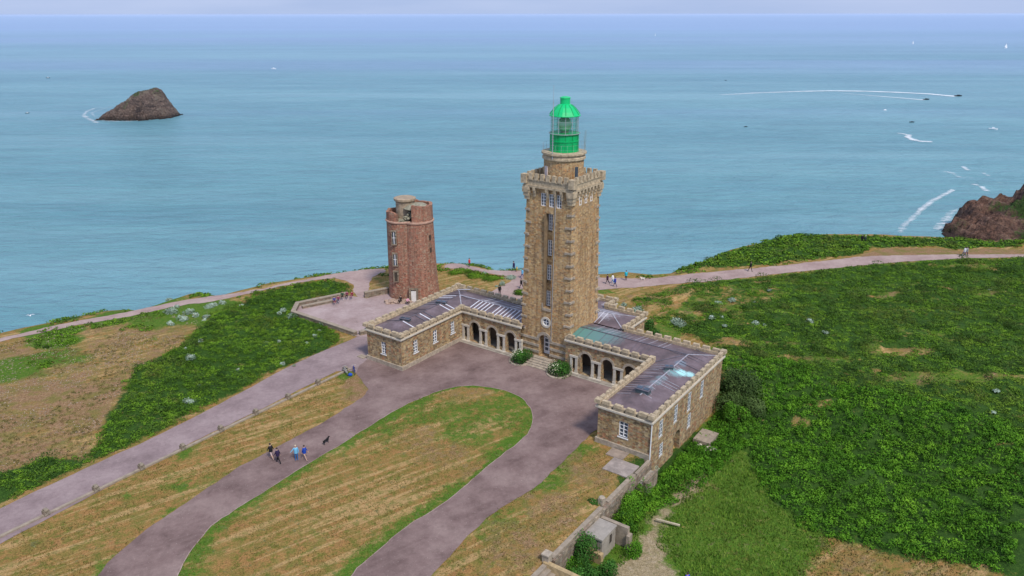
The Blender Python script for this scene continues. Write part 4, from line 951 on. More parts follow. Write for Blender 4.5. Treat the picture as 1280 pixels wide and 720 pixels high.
build_wing(REAR, OB, pathB, {0: [(2.6, 1.5, .85, 1.6, 'w')]}, 99, None, -.5, None)
skirt(REAR, OB, pathB, ends=(1, 1))
# the link's back walls behind the rear block are inside; arcades
def make_arcade(root, org, x0, x1, arches, pairs, y=-LN):
    mb = MB(); L = x1-x0
    zsp = 2.35; holes = []
    for c, r in arches: holes.append((c-r-x0, c+r-x0, 0.15, zsp, True, None, .55))
    # slots between paired pillars
    for a, b_ in pairs:
        holes.append((a-x0, b_-x0, .6, 2.15, False, None, .55))
    wallseg(mb, (x0, y), (x1, y), 0., HC_, holes, mat=0, rmat=0)
    mb.build('wall', [M['stone_wing']], root, org=org)
    # dressings
    for a, b_ in pairs:
        m = MB()
        for c in (a-.17, b_+.17):
            m.box(c-.17, c+.17, y-.09, y+.3, .5, 2.15); m.box(c-.21, c+.21, y-.14, y+.32, .16, .5)
        m.box(a-.4, b_+.4, y-.13, y+.3, 2.152, 2.42); m.build('column', M['granite_pale'], root, org=org)
        m = MB(); m.box(a-.5, b_+.5, y-.32, y+.35, 0., .18); m.build('column_base', M['granite_pale'], root, org=org)
    for c, r in arches:
        m = MB()
        for j in range(9):
            a0 = math.pi*j/9; a1 = math.pi*(j+1)/9
            P_ = lambda rr, t: (c+rr*math.cos(t), y-.05, zsp+rr*math.sin(t))
            m.face([P_(r, a0), P_(r+.3, a0), P_(r+.3, a1), P_(r, a1)])
            q = lambda p: (p[0], p[1]+.1, p[2])
            m.face([P_(r+.3, a0), q(P_(r+.3, a0)), q(P_(r+.3, a1)), P_(r+.3, a1)])
        m.build('arch_ring', M['granite'], root, org=org)
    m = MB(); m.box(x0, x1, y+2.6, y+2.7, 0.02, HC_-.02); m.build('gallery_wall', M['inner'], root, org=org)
    m = MB(); m.box(x0, x1, y-.55, y+2.6, 0., .14); m.box(x0, x1, y-.85, y-.552, 0., .07); m.build('gallery_floor', M['concrete'], root, org=org)
    for c, r in arches:
        m = MB(); m.box(c-.55, c+.55, y+2.5, y+2.59, .15, 2.5); m.build('gallery_door', M['innerwood'], root, org=org)
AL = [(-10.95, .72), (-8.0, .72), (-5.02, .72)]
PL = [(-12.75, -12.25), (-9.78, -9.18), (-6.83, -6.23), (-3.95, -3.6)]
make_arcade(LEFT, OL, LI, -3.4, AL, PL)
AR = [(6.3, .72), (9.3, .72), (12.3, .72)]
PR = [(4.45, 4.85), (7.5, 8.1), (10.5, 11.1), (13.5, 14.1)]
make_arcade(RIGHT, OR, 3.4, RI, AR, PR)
# roofs
def gable(mb, x0, x1, y0, y1, z0, z1, axis, h0=0, h1=0, m=0):
    if axis == 'y':
        xm = (x0+x1)/2; A1, A2 = (xm, y0+h0, z1), (xm, y1-h1, z1)
        mb.face([(x0, y0, z0), A1, A2, (x0, y1, z0)][::-1], m); mb.face([(x1, y0, z0), (x1, y1, z0), A2, A1], m)
        mb.face([(x0, y0, z0), (x1, y0, z0), A1], m); mb.face([(x0, y1, z0), A2, (x1, y1, z0)], m)
    else:
        ym = (y0+y1)/2; A1, A2 = (x0+h0, ym, z1), (x1-h1, ym, z1)
        mb.face([(x0, y0, z0), (x1, y0, z0), A2, A1], m); mb.face([(x0, y1, z0), A1, A2, (x1, y1, z0)], m)
        mb.face([(x0, y0, z0), A1, (x0, y1, z0)], m); mb.face([(x1, y0, z0), (x1, y1, z0), A2], m)
def rib(mb, p, q, w, m=0, up=.03):
    p, q = Vector(p), Vector(q); d = (q-p); s = Vector((-d.y, d.x, 0)).normalized()*w/2; u = Vector((0, 0, up))
    a, b_, c, e = p-s+u, p+s+u, q+s+u, q-s+u; mb.face([a, b_, c, e][::-1], m)
    a0, b0, c0_, e0 = p-s, p+s, q+s, q-s; mb.face([a, e, e0, a0], m); mb.face([b_, b0, c0_, c], m)
EZ, RZ = HC_+.2, HC_+.75
mb = MB(); gable(mb, LO+.28, LI-.28, -LF+.28, 2.12, EZ, RZ, 'y', 3, 2.9); gable(mb, LI-3.2, -3.0, -LN+.28, 2.12, EZ, RZ-.03, 'x', 2.7, 0)
mb.build('roof', roofmat('left_roof', [(-6, 0, 3, (.22, .24, .3), .3), (-16, 0, 4, (.3, .3, .36), .4)]), LEFT, org=OL)
mb = MB(); r2 = random.Random(3)
xm = (LO+LI)/2
for x in np.arange(-12.6, -3.4, .62):
    pm = (x, -.85, RZ-.03); rib(mb, (x, -LN+.32, EZ), pm, .13 if True else .05, 1 if r2.random() < .9 else 0, .05)
    rib(mb, pm, (x, 2.08, EZ), .09, 2 if r2.random() < .6 else 1, .05)
for y in np.arange(-15, 2, .8):
    for s, xe in ((1, LI-.3), (-1, LO+.3)):
        wht = (y > -5.5) or (abs(y+9.5) < 1.3 and s == 1) or (abs(y+12.8) < .6)
        if y < -LF+3.2: continue
        if y > -4.2 and s == 1: continue
        if wht or r2.random() < .35: rib(mb, (xe, y, EZ), (xm+s*.2, y, RZ), .15 if wht else .04, 1 if wht and r2.random() < .85 else 0, .05)
rib(mb, (xm, -LF+3.3, RZ), (xm, -.9, RZ), .12, 0, .05); rib(mb, (xm, -.85, RZ-.02), (-3.4, -.85, RZ-.02), .16, 2, .06)
rib(mb, (LI-.25, -LN+.3, EZ), (xm, -.85, RZ), .14, 2, .06)
rib(mb, (LO+.3, 2.1, EZ), (xm, -.8, RZ), .14, 2, .06)
mb.build('roof_seams', [M['seam'], M['streak'], M['streak2']], LEFT, org=OL)
mb = MB(); gable(mb, RI+.28, RO-.28, -RF+.28, 2.12, EZ, RZ, 'y', 3, 2.9); gable(mb, 3.0, RI+3.2, -LN+.28, 2.12, EZ, RZ-.03, 'x', 0, 2.7)
mb.build('roof', roofmat('right_roof', [(5.2-13, -2.2+4, 3.0, (.09, .25, .21), .95), (7.0-13, -1.0+4, 3.0, (.12, .22, .22), .75), (18.5-13, -5.7+4, 1.1, (.22, .42, .43), .7), (19.2-13, -5.2+4, .75, (.4, .75, .75), .9), (20-13, -4.8+4, .6, (.4, .72, .72), .85), (18-13, -8+4, .7, (.2, .33, .36), .5), (18-13, -9.3+4, .7, (.2, .33, .36), .5), (17.8-13, -11.+4, .7, (.2, .3, .34), .5), (18.2-13, -3.3+4, .8, (.2, .3, .38), .5)]), RIGHT, org=OR)
mb = MB(); xr = (RI+RO)/2
for x in np.arange(4.2, 15.2, .62):
    pm = (x, -.85, RZ-.03); rib(mb, pm, (x, 2.08, EZ), .05, 2 if r2.random() < .55 else 0, .05)
    if r2.random() < .5: rib(mb, (x, -LN+.32, EZ), pm, .04, 0, .04)
for y in np.arange(-13.2, 1.2, .62):
    if -12.6 < y: rib(mb, (xr+.15, y, RZ), (RO-.7-1.4*r2.random(), y, EZ+.12), .06, 2 if y < -4.5 else 0, .05)
    if y < -4.5: rib(mb, (RI+.35, y, EZ), (xr-.3-.8*r2.random(), y, RZ-.05), .05, 2 if r2.random() < .5 else 0, .05)
rib(mb, (xr, -RF+3.3, RZ), (xr, -.9, RZ), .12, 2, .05); rib(mb, (3.6, -.85, RZ-.02), (xr, -.85, RZ-.02), .12, 0, .06)
rib(mb, (RI+.25, -LN+.3, EZ), (xr, -.85, RZ), .14, 0, .06); rib(mb, (RO-.3, 2.1, EZ), (xr, -.85, RZ), .12, 2, .06)
mb.build('roof_seams', [M['seam'], M['streak'], M['streak2']], RIGHT, org=OR)
mb = MB(); gable(mb, -7.85, 7.85, 2.4, 7.72, EZ, RZ+.1, 'x', 3, 3); gable(mb, -2.2, 2.2, 5, 10.1, EZ, RZ-.1, 'y', 0, 2)
mb.build('roof', roofmat('rear_roof', [(3.5, 5.5-5, 2.2, (.5, .5, .56), .6), (2.5, 9-5, 1.2, (.6, .6, .66), .8)]), REAR, org=OB)
mb = MB()
for x in np.arange(-4.4, 4.6, .62):
    rib(mb, (x, 2.45, EZ), (x, 5.05, RZ+.1), .05, 0 if x < 3.2 else 1, .05); rib(mb, (x, 5.05, RZ+.1), (x, 7.6, EZ), .05, 0, .05)
rib(mb, (4.85, 5.06, RZ+.1), (-4.85, 5.06, RZ+.1), .14, 2, .06); rib(mb, (7.8, 2.45, EZ), (4.85, 5.06, RZ+.1), .14, 2, .06); rib(mb, (7.8, 7.65, EZ), (4.85, 5.06, RZ+.1), .1, 2, .06)
mb.build('roof_seams', [M['seam'], M['streak'], M['streak2']], REAR, org=OB)
mb = MB(); mb.box(8.3, 8.75, -3.0, 5, HC_-.1, HC_+.05)
def roofbox(root, org, x, y, L, w, h, rz=0):
    mb = MB(); mb.obox((x, y), (math.cos(rz), math.sin(rz)), L/2, w/2, RZ-.35, RZ+h, 0, .06)
    mb.obox((x, y), (math.cos(rz), math.sin(rz)), L/2+.06, w/2+.06, RZ+h+.002, RZ+h+.06, 1)
    for k in (-1, 1): mb.obox((x+k*L*.25*math.cos(rz), y+k*L*.25*math.sin(rz)), (math.cos(rz), math.sin(rz)), L*.18, w*.3, RZ+h+.062, RZ+h+.1, 2)
    mb.build('skylight', [M['skylight'], M['seam'], M['glass']], root, org=org)
roofbox(RIGHT, OR, 17.9, -12.2, 1.5, .8, .35, .0); roofbox(RIGHT, OR, 17.8, -5.6, .9, .6, .3, .5)
roofbox(LEFT, OL, -16.1, -12.0, 1.4, .6, .15, .2); roofbox(LEFT, OL, -16.3, -4.6, 1.5, .6, .15, .2)
mb = MB(); mb.tube((RO+.08, -RF-.08, -1.6), (RO+.08, -RF-.08, HC_-.1), .06, 6); mb.build('downpipe', M['white'], RIGHT, org=OR)
# ---------------------------------------------------------------- planters at the door
def leafball(root_or_none, name, cx, cy, cz, rx, ry, rz_, n, leaf, mat, parent=None, local=True):
    n = int(n); nb = 6; bp_ = rg.random(nb)*6.283; br = np.sqrt(rg.random(nb))*.55; bs = .38+.3*rg.random(nb); bs[0] = .7; br[0] = 0; bi = rg.integers(0, nb, n)
    ph = rg.random(n)*6.283; ct = rg.random(n)*1.35-.35; st_ = np.sqrt(np.clip(1-ct**2, 0, 1)); r = .75+.4*rg.random(n)**2
    d = np.stack([np.cos(ph)*st_, np.sin(ph)*st_, ct], 1)
    bx = br*np.cos(bp_); by = br*np.sin(bp_); bz = (1-bs)*(.35+.65*rg.random(nb)); bz[0] = .1
    c = np.stack([cx+rx*(bx[bi]+d[:, 0]*bs[bi]*r), cy+ry*(by[bi]+d[:, 1]*bs[bi]*r), np.maximum(cz+rz_*(bz[bi]+d[:, 2]*bs[bi]*r), cz+.02)], 1)
    nr = d+rg.normal(size=(n, 3))*.5; nr[:, 2] = np.abs(nr[:, 2])+.1; nr /= np.linalg.norm(nr, axis=1)[:, None]
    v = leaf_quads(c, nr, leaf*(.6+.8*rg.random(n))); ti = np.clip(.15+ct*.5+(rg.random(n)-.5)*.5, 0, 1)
    return quads_obj(name, v, np.repeat(ti, 4), mat, parent=parent)
for a, b_, lab in ((-2.7, 5.15, 'round stone planter of cream flowering shrub left of the lighthouse door'), (3.2, 5.4, 'round stone planter of cream flowering shrub right of the lighthouse door')):
    r_ = bthing('flower_planter', lab, 'planter', a, b_, 'planters beside the lighthouse door')
    mb = MB(); mb.lathe(0, 0, [(1.5, 0), (1.5, .16), (1.3, .18), (1.27, .05)], 28, cap=False); mb.build('kerb', M['granite'], r_)
    leafball(None, 'foliage', 0, 0, .15, 1.6, 1.6, 1.6, 3000, .085, M['hydr'], parent=r_)
    leafball(None, 'flowers', -.2, -.5, .5, 1.3, 1.2, 1.35, 150, .085, M['flower'], parent=r_)
# ---------------------------------------------------------------- kerb with posts
mb = MB(); mb.box(-.16, .16, -29.5, 22, -.05, .17); kb = mb.build('kerb_wall', M['pinkwall']); q = loc2w(-18.75, 42-.5); kb.location = q; kb.rotation_euler = (0, 0, TH)
tag(kb, 'low stone kerb along the lower edge of the straight pale road', 'kerb')
for i in range(11):
    b_ = 20.3+i*4.45; 
    if b_ > 62: break
    mb = MB(); j = rnd.uniform(-.04, .04); mb.box(-.24+j, .24, -.24, .24+j, 0, .55+j, 1); mb.obox((0, 0), (1, 0), .2, .2, .54, .72+j, 0, .25)
    o = mb.build('kerb_post', [M['drywall'], M['drywall']]); o.location = loc2w(-18.75, b_); o.rotation_euler = (0, 0, TH+rnd.uniform(-.08, .08))
    lab = {0: 'square stone kerb post with bicycles leaning against it', }.get(i, 'squat square granite post standing on the kerb of the straight road')
    tag(o, lab, 'stone post', None if i == 0 else 'granite posts along the kerb')
mb = MB(); mb.box(-.55, .55, -.4, .4, 0, .12); o = mb.build('stone_slab', M['pinkwall']); o.location = loc2w(-20.2, 16.1); o.rotation_euler = (0, 0, TH); tag(o, 'pale flat stone slab on the ground outside the left wing corner', 'slab')
# ---------------------------------------------------------------- retaining wall, patio, concrete box, steps
mb = MB(); mb.box(20.85, 21.4, -25.4, -16.7, -2.9, -.02, 0); mb.box(20.852, 21.398, -34.6, -25.402, -2.9, -.02, 0); mb.box(20.78, 21.2, -25.2, -19.8, -.018, .16, 1); mb.box(20.78, 21.2, -34.5, -26.2, -.018, .14, 1)
mb.box(21.0, 21.3, -19.7, -16.8, -.018, .2, 1); mb.box(21.9, 22.2, -19.6, -16.9, -2.8, -.5, 0); mb.box(21.41, 21.89, -19.6, -16.9, -2.8, -.8, 2)
o = mb.build('retaining_wall', [M['drywall'], M['pinkwall'], M['concrete']]); o.location = WORG; o.rotation_euler = (0, 0, TH); tag(o, 'low stone retaining wall running from the right wing toward the steps', 'wall')
for a0, a1, b0, b1, lab in ((17.0, 18.9, 16.75, 18.2, 'small worn paving slab against the right wing end wall'), (18.0, 20.8, 18.25, 20.7, 'grey concrete patio pad at the foot of the right wing')):
    mb = MB(); mb.box(a0, a1, -b1, -b0, -.02, .13); o = mb.build('patio_slab', simple('worn_slab_%d' % b1, (.27, .21, .165) if b1 < 18.5 else (.29, .24, .21), .95, .35, 1.1, bump=.02)); o.location = WORG; o.rotation_euler = (0, 0, TH); tag(o, lab, 'patio')
CBX = bthing('concrete_bunker', 'small concrete box shelter with flat grey lid beside the retaining wall', 'shelter', 22.1, 28.5, z=-.5)
mb = MB(); mb.box(-1.0, 1.0, -1.25, 1.2, -2.8, .12); mb.build('wall', [M['concrete']], CBX)
mb = MB(); mb.box(-1.1, 1.08, -1.35, 1.25, .122, .27); mb.build('lid', simple('grey_lid', (.30, .265, .225), .9, .2, 2, bump=.01), CBX)
mb = MB(); mb.box(-.85, 1.2, -1.7, -1.27, -2.8, -1.0); mb.build('step_block', M['ochre'], CBX)
mb = MB(); mb.box(.9, 1.02, .1, .5, -1.0, -.15); mb.build('opening', M['dark'], CBX)
mb = MB(); mb.box(-1.35, -1.06, -1.6, 1.9, -2.8, .30); mb.box(-1.05, 2.0, 1.55, 1.92, -2.8, .1); mb.box(2.003, 2.3, 1.3, 1.918, -2.8, -.5); mb.build('side_wall', M['pinkwall'], CBX)
GP = bthing('gate_pillar', 'square grey stone pillar at the head of the steps', 'pillar', 20.9, 35.0)
mb = MB(); mb.box(-.3, .3, -.3, .3, 0, .7); mb.build('shaft', M['granite'], GP); mb = MB(); mb.box(-.36, .36, -.36, .36, .702, .82); mb.build('cap', M['granite'], GP)
GP2 = bthing('gate_pillar', 'small stone bollard on the retaining wall above the concrete box', 'pillar', 20.7, 25.6)
mb = MB(); mb.box(-.25, .25, -.28, .28, 0, .6); mb.build('shaft', M['granite'], GP2); mb = MB(); mb.lathe(0, 0, [(.28, .602), (.3, .68), (.2, .78)], 12); mb.build('cap', M['granite'], GP2)
ST = bthing('stone_steps', 'worn stone steps going down from the lawn at the bottom edge', 'steps', 21.3, 37.)
mb = MB()
for k in range(8): mb.box(-.5+.42*k, -.5+.42*(k+1), -2.2, 1.5, -2.8, .05-.22*k)
mb.build('treads', M['pinkwall'], ST); mb = MB(); mb.box(-.5, 2.9, 1.5, 1.9, -2.8, .2); mb.build('side_wall', M['ochre'], ST)
mb = MB(); mb.box(-1.1, 1.1, -.08, .08, 0, .14); o = mb.build('wooden_beam', simple('bleached_wood', (.45, .38, .26), .8, .2)); q = g(834, 657); o.location = (q[0], q[1], -2.22); o.rotation_euler = (0, 0, math.radians(-24)); tag(o, 'bleached wooden beam lying across the lower dirt track', 'beam')
RK = thing('rubble_heap', 'broken stone slab lying against the back of the right wing', 'rubble', tuple(loc2w(22.9, 5.6, -2.6)), TH)
mb = MB(); mb.box(-1.1, .8, -1.4, 1.3, -.5, .7); mb.build('slab', M['pinkwall'], RK)
mb = MB()
for k in range(9): mb.sphere((rnd.uniform(-.6, 1.6), rnd.uniform(-1.9, -1.2), .2), rnd.uniform(.2, .38), 7, 4, 0, (1, 1.2, .7))
mb.build('stones', M['granite_pale'], RK)
# ---------------------------------------------------------------- brick tower
BT = thing('brick_tower', 'old round red brick tower with a ruined top beside the cliff path', 'tower', (-15.45, 113.2, 0))
mb = MB(); nseg = 40
def ring_wall(mb, cx, cy, prof, tin, mat=0, topj=None, n=40, a0=0, a1=2*math.pi):
    full = abs(a1-a0) > 6.28; K = n if full else n+1; base = len(mb.v)
    mb.lathe(cx, cy, prof, n, mat, a0, a1, cap=False)
    r, z = prof[-1]
    if topj: 
        for j in range(K): 
            i = base+(len(prof)-1)*K+j; v = mb.v[i]; mb.v[i] = (v[0], v[1], z+topj(a0+(a1-a0)*j/n))
    for j in range(n):
        i0 = base+(len(prof)-1)*K+j; i1 = base+(len(prof)-1)*K+(j+1) % K; A1, A2 = mb.v[i0], mb.v[i1]
        s = (r-tin)/r; I = lambda v, zz: (cx+(v[0]-cx)*s, cy+(v[1]-cy)*s, zz)
        mb.face([A1, A2, I(A2, A2[2]), I(A1, A1[2])], mat); mb.face([I(A1, A1[2]), I(A2, A2[2]), I(A2, z-2.2), I(A1, z-2.2)], mat)
# left drum (stair side) and right drum, both battered
ring_wall(mb, -1.45, .3, [(2.62, 0), (2.55, 2), (2.5, 6), (2.42, 12.3)], .5, n=32)
ring_wall(mb, .95, 0, [(3.0, 0), (2.75, 3), (2.55, 7), (2.38, 12.3)], .5, n=36)
mb.build('wall', M['brick'], BT)
mb = MB()
mb.lathe(-1.45, .3, [(2.42, 12.2), (2.56, 12.3), (2.56, 12.48), (2.42, 12.55)], 32, cap=False); mb.lathe(.95, 0, [(2.38, 12.15), (2.52, 12.25), (2.52, 12.45), (2.38, 12.52)], 36, cap=False)
mb.build('string_course', simple('pink_stone', (.42, .26, .19), .9, .25, 3), BT)
mb = MB(); jr = lambda s, amp: (lambda t: (float(vn(t*4+s, s))-.5)*amp)
ring_wall(mb, -1.45, .3, [(2.42, 12.5), (2.38, 13.8)], .42, topj=jr(3, .35), n=26, a0=math.radians(75), a1=math.radians(262))
ring_wall(mb, .95, 0, [(2.38, 12.45), (2.34, 14.9)], .5, topj=jr(8, .5), n=34, a0=math.radians(-105), a1=math.radians(120))
mb.build('broken_parapet', M['brick'], BT)
mb = MB(); mb.lathe(-1.0, .9, [(1.45, 11.8), (1.42, 15.0), (1.45, 15.1), (1.68, 15.3), (1.7, 15.6), (1.45, 15.7), (.2, 15.66)], 28); mb.build('turret', simple('tan_masonry', (.33, .25, .17), .9, .4, 2.2, bump=.04), BT)
mb = MB(); mb.lathe(-1.45, .3, [(2.2, 12.5), (.1, 12.7)], 24); mb.lathe(.95, 0, [(2.1, 14.3), (1.3, 14.8), (.1, 15.0)], 24)
for k in range(60):
    t = rnd.random(); x_ = -.9+t*2.2+rnd.uniform(-.5, .5); y_ = -1.5+t*1.3+rnd.uniform(-.4, .4)
    mb.sphere((x_, y_, 12.6+t*2.0+rnd.uniform(-.2, .1)), rnd.uniform(.14, .32), 6, 4, 0, (1, 1, .7))
mb.build('rubble', simple('lichened_rubble', (.26, .24, .17), .95, .45, 3, bump=.05), BT)
for k, (z0, h) in enumerate(((10.0-.9, 1.9), (6.3-.6, 1.8), (3.1, 1.5))):
    cx_, cy_ = -1.45-1.05, .3-2.22; m = MB()
    m.obox((cx_-.33, cy_-.06), (1, 0), .09, .2, z0, z0+h, 0); m.obox((cx_+.33, cy_-.12), (1, 0), .09, .2, z0, z0+h, 0); m.obox((cx_, cy_-.1), (1, 0), .44, .2, z0+h+.002, z0+h+.2, 0); m.obox((cx_, cy_-.1), (1, 0), .44, .22, z0-.15, z0-.002, 0)
    o = m.build('window', M['drywall'], BT); m = MB(); m.obox((cx_, cy_-.1), (1, 0), .28, .1, z0, z0+h, 0); m.build('pane', M['glass'] if k < 2 else M['dark'], o)
    if k < 2: m = MB(); m.obox((cx_, cy_-.22), (1, 0), .04, .03, z0, z0+h, 0); m.obox((cx_, cy_-.22), (1, 0), .27, .028, z0+h*.5, z0+h*.5+.06, 0); m.build('window_frame', M['white'], o)
for z0 in (9.6, 7.6):
    an = math.radians(-38); m = MB(); m.obox((.95+2.47*math.cos(an), 2.47*math.sin(an)), (-math.sin(an), math.cos(an)), .16, .12, z0, z0+.75); m.build('window_slit', M['dark'], BT)
m = MB(); an = math.radians(-105); px_, py_ = .95+2.93*math.cos(an), 2.93*math.sin(an); m.obox((px_, py_), (1, .0), .38, .12, 0.05, 1.75); m.build('door', simple('dirty_white_door', (.68, .66, .62), .7, .15), BT)
m = MB(); m.obox((px_-.55, py_+.05), (1, 0), .15, .2, 0, 1.95); m.obox((px_+.55, py_+.05), (1, 0), .15, .2, 0, 1.95); m.obox((px_, py_+.05), (1, 0), .7, .2, 1.952, 2.2); m.build('door_surround', M['drywall'], BT)
m = MB()
for k in range(70):
    t = rnd.uniform(-3.9, -.2); m.sphere((t, -2.2-.35*abs(t+.2)*.3-rnd.random()*1.2, rnd.random()*.35), rnd.uniform(.15, .35), 6, 4, 0, (1.2, 1, .7))
RU = m.build('rubble_heap', simple('pink_rubble', (.36, .26, .2), .95, .3, 3, bump=.05)); RU.location = (-15.6, 113.0, 0); tag(RU, 'scattered pink rubble stones at the foot of the brick tower', 'rubble')
# terrace walls
def lowwall(label, pts, h, th=.5, mat=None, z0=-.6, name='terrace_wall'):
    mb = MB(); strip(mb, pts, th/2, th/2, z0, h); strip(mb, pts, th/2+.05, th/2+.05, h+.002, h+.13, 1)
    q = pts[0]; o = mb.build(name, [mat or M['drywall'], M['pinkwall']]); o.location = WORG; o.rotation_euler = (0, 0, TH); tag(o, label, 'wall'); return o
lowwall('low pink stone wall round the front and left of the tower terrace', [(-26.0, -11.7), (-39.4, -11.6), (-41.7, -8.9), (-38.9, -1.5)], .5, .55)
lowwall('low stone wall closing the terrace beside the left wing', [(-25.7, -11.3), (-24.8, -8.6)], .5, .5)
lowwall('short retaining wall between the terrace and brick tower', [(-36.0, -.4), (-34.4, 3.3)], .85, .5)
lowwall('long stone bench along the left terrace wall', [(-40.3, -9.2), (-38.3, -4.2)], .35, .5, name='stone_bench')
# ---------------------------------------------------------------- shrubs as individuals
def bush(name, px, py, r, h, mat, label, cat, group=None, n=None, leaf=.09, zoff=0, loc=None):
    q = g(px, py) if loc is None else loc2w(*loc)[:2]; z = float(ground_z(np.array([q[0]]), np.array([q[1]]))[0])
    o = thing(name, label, cat, (q[0], q[1], z+zoff), rnd.uniform(0, 6), group)
    n = n or int(240*r*r+260*r)
    leafball(None, 'foliage', 0, 0, -.05, r, r*rnd.uniform(.75, 1), h, n, leaf, mat, parent=o)
    m = MB()
    for k in range(5): a = k*1.26; m.tube((0, 0, -.1), (r*.45*math.cos(a), r*.45*math.sin(a), h*.6), .05, 5, 0, .02)
    m.build('stem', M['ochre'], o)
    return o
GL = 'small pale silvery bush growing in the green heath left of the road'; GG = 'silvery bushes in the left heath'
for px, py, r in ((88.5+150, 452, .8), (252, 429, .55), (232, 441, .35), (332, 430, .45), (249, 485, .35), (301, 381.8, .45), (255, 401.5, .45), (348, 427, .35), (354, 455.5, .45), (367, 458, .3), (394, 428, .5), (399, 414, .35), (403, 406, .5), (354, 392, .7), (349, 395, .5), (384, 431, .3), (297, 464, .3)):
    bush('silver_bush', px, py, r, r*.9, M['pale'], GL, 'bush', GG, leaf=.075, zoff=.1)
bush('silver_bush', 236.5, 505, .75, .5, M['pale'], 'larger pale bush in the heath nearest the straight road', 'bush', leaf=.08, zoff=.15)
bush('silver_bush', 365, 397, 1.0, .7, M['pale'], 'pale bush at the foot of the terrace corner wall', 'bush', leaf=.08)
bush('silver_bush', 450, 432.5, .8, .7, M['pale'], 'pale silvery bush under the terrace wall beside the straight road', 'bush', leaf=.08) if False else None
GL2 = 'pale silvery bush standing in short yellow grass near the coast path'; GG2 = 'silvery bushes near the coast path'
for px, py, r in ((211, 391, 1.5), (236, 391, 1.2), (230, 398.5, 1.3), (244, 394.5, 1.0), (213, 405, .9), (259, 397, .9), (262, 383.5, 1.1), (278, 379, 1.), (268, 381, .8), (220, 384, .7), (211, 371.5, .9)):
    bush('silver_bush', px, py, r*.8, r*.65, M['pale'], GL2, 'bush', GG2, leaf=.1)
GL3 = 'small pale bush dotted in the open field right of the lighthouse'; GG3 = 'silvery bushes in the right field'
for px, py, r in ((897.5, 381, .9), (914, 378, 1.), (943, 379, .5), (943.5, 408.5, .9), (955, 409, .5), (1010, 403, .9), (889, 404, .9), (901, 403.5, .5), (1031, 417.5, .7), (960, 369, .6), (1014, 405, .5), (905, 412, .6), (1243, 496, .6), (1236, 364.5, .5), (1240, 523, .4)):
    bush('silver_bush', px, py, r*.8, r*.45, M['pale'], GL3, 'bush', GG3, leaf=.1, zoff=.2)
bush('silver_bush', 850, 406, 1.7, 1.0, M['pale'], 'largest silvery shrub in the field behind the right wing', 'bush', leaf=.1)
bush('silver_bush', 796, 388, 1.2, .8, M['pale'], 'silvery shrub behind the rear roof parapet', 'bush', leaf=.1); bush('silver_bush', 780, 381, .7, .5, M['pale'], 'small silvery shrub left of the one behind the rear roof', 'bush', leaf=.1)
bush('silver_bush', 628, 356.5, .75, .9, M['pale'], 'round pale bush beside the path left of the lighthouse', 'bush', leaf=.08); bush('silver_bush', 621, 358.5, .4, .4, M['pale'], 'tiny pale bush beside the round one by the path', 'bush', leaf=.08)
bush('silver_bush', 638, 347.5, 1.3, .6, M['pale'], 'wide low pale shrub at the fork of the cliff paths', 'bush', leaf=.09); bush('silver_bush', 605, 341, .7, .4, M['pale'], 'low grey bush on the grass triangle behind the left wing', 'bush', leaf=.09)
bush('silver_bush', 812.5, 590, .95, 1.2, M['pale'], 'pale flowering bush at the right wing front corner', 'bush', leaf=.08); bush('silver_bush', 800, 617, .5, .7, M['pale'], 'small pale bush below the retaining wall', 'bush', leaf=.08)
bush('green_shrub', 925, 497, 3.0, 3.6, M['shrubdark'], 'tallest dull green shrub at the back corner of the right wing', 'shrub', leaf=.13, n=4200)
bush('green_shrub', 906, 511, 2.2, 2.6, M['shrubdark'], 'dull green shrub close against the right wing back wall', 'shrub', leaf=.12, n=2600)
bush('green_shrub', 942, 518, 2.1, 2.2, M['shrubdark'], 'lower dull shrub merging into the bracken slope', 'shrub', leaf=.12, n=2400)
bush('green_shrub', 921, 532, 1.9, 2.0, M['bracken'], 'bright green bush above the broken stone slab', 'shrub', leaf=.12, n=2000)
bush('green_shrub', 817, 421, 1.6, 1.3, M['hydr'], 'round leafy bush behind the right wing parapet', 'shrub', leaf=.1, n=1200)
bush('green_shrub', 810, 412, 1.3, 1.6, M['hydr'], 'leafy green bush in the notch behind the rear roof', 'shrub', leaf=.1, n=1200)
bush('green_shrub', 728, 672, 1.5, 3.1, M['hydr'], 'dark leafy bush left of the concrete box', 'shrub', loc=(21.9, 30.9), leaf=.09, n=2600)
bush('green_shrub', 742, 692, 1.0, 1.7, M['hydr'], 'white flowering bush in front of the concrete box', 'shrub', loc=(23.6, 32.2), leaf=.09, n=1500)
bush('green_shrub', 762, 634, 1.3, 1.7, M['hydr'], 'dark bush behind the concrete box wall', 'shrub', loc=(22.4, 24.6), leaf=.09, n=1700)
for k_, (a_, b_, r_, h_) in enumerate(((21.9, 22.4, 1.2, 2.7), (22.9, 33.6, 1.1, 2.0), (25.0, 27.4, .9, 1.6), (24.4, 31.0, 1.0, 1.6))):
    bush('green_shrub', 0, 0, r_, h_, M['hydr' if k_ % 2 else 'bracken'], ('leafy bush hugging the retaining wall below the patio', 'dark bush between the concrete box and the stone steps', 'small bush against the right side of the concrete box wall', 'low bush on the track side of the concrete box')[k_], 'shrub', loc=(a_, b_), leaf=.085, n=1500)
bush('green_shrub', 739, 633, .7, .6, M['hydr'], 'small dark shrub on the lawn side of the retaining wall', 'shrub', loc=(20.1, 25.9), leaf=.08)
bush('green_shrub', 715, 712, 1.4, 1.5, M['bracken'], 'bright green bush right of the stone steps', 'shrub', leaf=.09, n=1500)
bush('green_shrub', 792, 640, 1.1, 1.2, M['bracken'], 'leafy green bush on the bank left of the dirt track', 'shrub', leaf=.09, n=1100)
